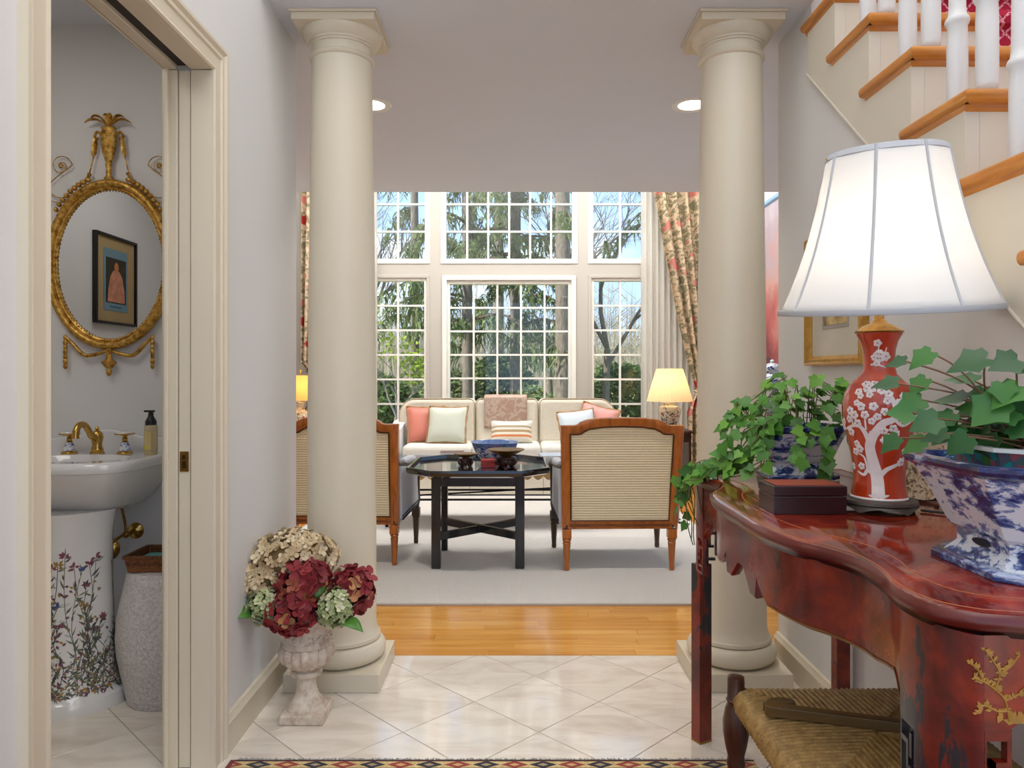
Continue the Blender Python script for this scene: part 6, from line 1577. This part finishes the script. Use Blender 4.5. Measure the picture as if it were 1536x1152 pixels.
# ------------------------------------------------------------------ garden outside the windows
def m_grass():
    t = T('lawn'); n = t.noise(1.2, 6); n2 = t.noise(30, 4)
    t.set(color=t.mix(.5, t.ramp(n, [(.3, S(92, 112, 48)), (.7, S(134, 148, 70))]), t.ramp(n2, [(.3, S(74, 92, 40)), (.7, S(150, 160, 86))])), rough=.95); return t.m
lawn = MB().grid(lambda u, v: (-45+90*u, YW+.3+90*v, -.35+.9*max(0, v-.18)*6*(1+.25*math.sin(u*9+1))), 40, 40).build('lawn', m_grass(), None, smooth=80); tag(lawn, kind='structure')
def bark(name, a, b):
    t = T(name); n = t.noise(9, 6, .65, v=t.map((3, 3, .8))); t.set(color=t.ramp(n, [(.3, a), (.7, b)]), rough=.95); t.bump(n, .8, .03); return t.m
BARK = bark('grey_bark', S(92, 80, 70), S(140, 126, 112)); BARKB = bark('brown_bark', S(70, 56, 44), S(118, 98, 80))
def needle(name, a, b, c):
    t = T(name); n = t.noise(2.2, 4); n2 = t.noise(14, 3)
    t.t.nodes.remove(t.b); col = t.ramp(t.math('ADD', t.math('MULTIPLY', n, .5), t.math('MULTIPLY', n2, .5)), [(.35, a), (.5, b), (.65, c)])
    d = t.n('ShaderNodeBsdfDiffuse'); t.put(d.inputs[0], col); l = t.n('ShaderNodeBsdfTranslucent'); t.put(l.inputs[0], col)
    ms = t.n('ShaderNodeMixShader'); ms.inputs[0].default_value = .4; t.t.links.new(d.outputs[0], ms.inputs[1]); t.t.links.new(l.outputs[0], ms.inputs[2]); t.t.links.new(ms.outputs[0], t.out.inputs[0]); return t.m
NEED = needle('spruce_needles', S(70, 82, 52), S(112, 124, 80), S(156, 164, 118)); NEEDY = needle('yellow_green_leaves', S(92, 112, 38), S(142, 158, 60), S(184, 192, 92)); NEEDD = needle('dark_shrub_leaves', S(56, 70, 44), S(94, 112, 66), S(140, 152, 98))
TWIG = plain('grey_twigs', S(122, 112, 104), .95, var=.2); TWIGB = plain('brown_brush', S(160, 148, 128), .95, var=.3, scale=1)
def ground(x, y):
    v = (y-YW-.3)/90; u = (x+45)/90; return -.35+.9*max(0, v-.18)*6*(1+.25*math.sin(u*9+1))
def spruce(lb, x, y, hgt, rt, z0, reach, seed, dens=1.0, zmax=None, mat=None):
    r = random.Random(seed); g = ground(x, y)
    t = thing('spruce_tree', lb, 'tree', (x, y, g), group='trees in the garden')
    MB().tube([(0, 0, -.1), (0, 0, hgt*.3), (r.uniform(-.1, .1), 0, hgt*.7), (0, 0, hgt)], [rt*1.12, rt, rt*.7, rt*.2], 12).build('trunk', BARK, t, smooth=60)
    br = MB(); nd = MB(); nb = int(46*dens)
    for k in range(nb):
        z = z0+(min(hgt, zmax or hgt)-z0)*((k+r.random())/nb); a = r.uniform(0, 6.283); L = reach*(1-.55*z/hgt)*r.uniform(.6, 1.1); dr = r.uniform(.15, .45)
        pts = [(0, 0, z), (math.cos(a)*L*.5, math.sin(a)*L*.5, z+.05*L), (math.cos(a)*L, math.sin(a)*L, z-dr*L)]
        cp = catmull(pts, 5); br.tube(cp, [.035*(1-i/len(cp))+.006 for i in range(len(cp))], 5)
        for i, p in enumerate(cp[2:]):
            for q in range(int(7)):
                hl = r.uniform(.25, .75)*(.5+.5*L/reach); aa = r.uniform(0, 6.283); sp_ = r.uniform(.02, .25)
                b0 = Vector(p)+Vector((r.uniform(-.15, .15), r.uniform(-.15, .15), r.uniform(-.05, .05)))
                d = Vector((math.cos(aa)*sp_, math.sin(aa)*sp_, -hl)); wv = Vector((math.cos(aa+1.57), math.sin(aa+1.57), 0))*r.uniform(.018, .045)
                for s_ in range(3):
                    c0 = b0+d*(s_*.28); dd_ = (d*.42)+Vector((r.uniform(-.12, .12), r.uniform(-.12, .12), 0)); w2_ = wv*(1.2-.3*s_)
                    nd.add([tuple(c0-w2_), tuple(c0+w2_), tuple(c0+dd_)], [(0, 1, 2)])
    o = br.build('branches', BARKB, t, smooth=60); o['kind'] = 'stuff'
    o = nd.build('needles', mat or NEED, t, recalc=False); o['kind'] = 'stuff'
def bare(lb, x, y, hgt, rt, seed, depth=5, lean=(0, 0), mat=None, leaves=None, fork=.35):
    r = random.Random(seed); g = ground(x, y); t = thing('bare_tree', lb, 'tree', (x, y, g), group='trees in the garden')
    tr = MB(); tw_ = MB(); lf = MB()
    def grow(p, d, L, rad, k):
        q = p+d*L; mid = p+d*L*.5+Vector((r.uniform(-.05, .05), r.uniform(-.05, .05), 0))*L
        (tr if k == depth else tw_).tube([tuple(p), tuple(mid), tuple(q)], [rad, rad*.85, rad*.7], 7 if k > 2 else 4)
        if k == 0:
            if leaves:
                for _ in range(6):
                    c0 = q+Vector((r.uniform(-.2, .2), r.uniform(-.2, .2), r.uniform(-.2, .2))); u_ = Vector((r.uniform(-1, 1), r.uniform(-1, 1), r.uniform(-1, 1))).normalized()*.05; v_ = u_.orthogonal().normalized()*.03
                    lf.add([tuple(c0-u_), tuple(c0+v_), tuple(c0+u_), tuple(c0-v_)], [(0, 1, 2, 3)])
            return
        for _ in range(3 if k > 1 else 3):
            nd_ = (d+Vector((r.uniform(-1, 1), r.uniform(-1, 1), r.uniform(-.35, .7)))*.75).normalized(); grow(q if _ else mid.lerp(q, .6), nd_, L*r.uniform(.58, .82), rad*r.uniform(.45, .66), k-1)
    grow(Vector((0, 0, -.1)), Vector((lean[0], lean[1], 1)).normalized(), hgt*fork, rt, depth)
    tr.build('trunk', mat or BARK, t, smooth=60); o = tw_.build('branches', mat or TWIG, t, smooth=60); o['kind'] = 'stuff'
    if leaves: o = lf.build('leaves', leaves, t, recalc=False); o['kind'] = 'stuff'
def shrub(lb, x, y, rx, rz_, seed, mat, n=2600, L=.09, group=None, stems=True):
    r = random.Random(seed); g = ground(x, y); t = thing('shrub', lb, 'shrub', (x, y, g), group='shrubs in the garden'); m = MB()
    for k in range(n):
        a = r.uniform(0, 6.283); z = r.uniform(-.9, 1); q = math.sqrt(max(0, 1-z*z))*r.uniform(.55, 1.03); c0 = Vector((rx*q*math.cos(a), rx*q*math.sin(a), rz_*(1+z*r.uniform(.7, 1))))
        u_ = Vector((r.uniform(-1, 1), r.uniform(-1, 1), r.uniform(-.6, 1))).normalized()*L*r.uniform(.6, 1.2); v_ = u_.orthogonal().normalized()*L*.4
        m.add([tuple(c0-u_), tuple(c0+v_), tuple(c0+u_), tuple(c0-v_)], [(0, 1, 2, 3)])
    o = m.build('foliage', mat, t, recalc=False); o['kind'] = 'stuff'
    st_ = MB()
    for k in range(9): a = k*.7; st_.tube([(0, 0, -.05), (rx*.35*math.cos(a), rx*.35*math.sin(a), rz_*.8), (rx*.7*math.cos(a), rx*.7*math.sin(a), rz_*1.5)], [.03, .02, .008], 5)
    o = st_.build('stems', BARKB, t, smooth=60); o['kind'] = 'stuff'
spruce('big grey trunked spruce close to the middle window', 1.00, 15.2, 15, .155, 4.3, 2.0, 1, .55)
spruce('tall spruce with drooping boughs behind the middle window', .02, 17.0, 16, .125, 1.6, 2.5, 2, 0.85)
spruce('slim spruce with low hanging needles behind the middle window', -1.05, 16.2, 13, .11, 1.9, 2.3, 3, 1.0)
spruce('dense spruce hanging in front of the sky at the sofa corner window', -2.45, 18.0, 15, .10, 2.8, 2.6, 4, 0.65)
spruce('spruce whose boughs reach across the curtain side window', 4.1, 19.0, 17, .15, 4.2, 3.4, 5, .5)
spruce('distant spruce filling the gap between the trunks', -.6, 27.0, 17, .2, .6, 3.2, 6, .6)
bare('forked bare tree outside the curtain side window', 2.10, 17.0, 9, .105, 11, 5, (.02, 0), BARK, fork=.24)
bare('bare tree with upswept branches outside the sofa corner window', -4.4, 19.0, 9, .13, 12, 5, (.12, 0), fork=.25)
bare('slender bare tree beyond the spruces', 1.2, 24.0, 10, .12, 13, 5, fork=.28)
bare('bare sapling with fresh yellow green leaves near the corner window', -2.1, 12.2, 2.6, .035, 14, 4, (.15, 0), TWIG, NEEDY, fork=.34)
bare('tall bare woodland tree on the slope behind the curtain side', 5.5, 30.0, 13, .2, 15, 5, fork=.25)
bare('tall bare woodland tree on the slope behind the corner window', -8.0, 32.0, 14, .2, 16, 5, fork=.25)
shrub('rounded dark evergreen shrub outside the corner window', -3.1, 16.5, 1.0, .75, 21, NEEDD, 2600, .10)
shrub('feathery green shrub between the spruce trunks', -.45, 18.8, 1.1, 1.0, 22, NEEDD, 3000, .11)
shrub('low green shrub beside the big grey trunk', .35, 15.0, .55, .62, 23, NEED, 1500, .08)
shrub('wide green shrub under the slim spruce', -1.5, 17.6, .9, .8, 24, NEED, 2200, .09)
shrub('olive shrub outside the curtain side window', 3.0, 21.0, 1.4, .9, 25, NEEDD, 2600, .12)
# woodland thicket on the slope: too many twigs to count
r = random.Random(40); m = MB()
for k in range(2600):
    x = r.uniform(-26, 26); y = r.uniform(34, 48); g = ground(x, y); h_ = r.uniform(1.5, 5.5)*(1 if r.random() < .9 else 1.7)
    dx = r.uniform(-.5, .5); wv = r.uniform(.02, .07)
    m.add([(x-wv, y, g), (x+wv, y, g), (x+dx, y+.1, g+h_)], [(0, 1, 2)])
    for q in range(4):
        z = g+h_*r.uniform(.3, .9); a = r.uniform(-1.2, 1.2); L = r.uniform(.5, 1.5); b0 = (x+dx*(z-g)/h_, y, z)
        m.add([(b0[0], b0[1], b0[2]-.03), (b0[0], b0[1], b0[2]+.03), (b0[0]+math.sin(a)*L, b0[1]+.2, b0[2]+L*.7)], [(0, 1, 2)])
o = m.build('woodland_thicket', TWIGB, None, recalc=False); tag(o, 'grey brown thicket of bare saplings on the far slope', 'thicket', kind='stuff')
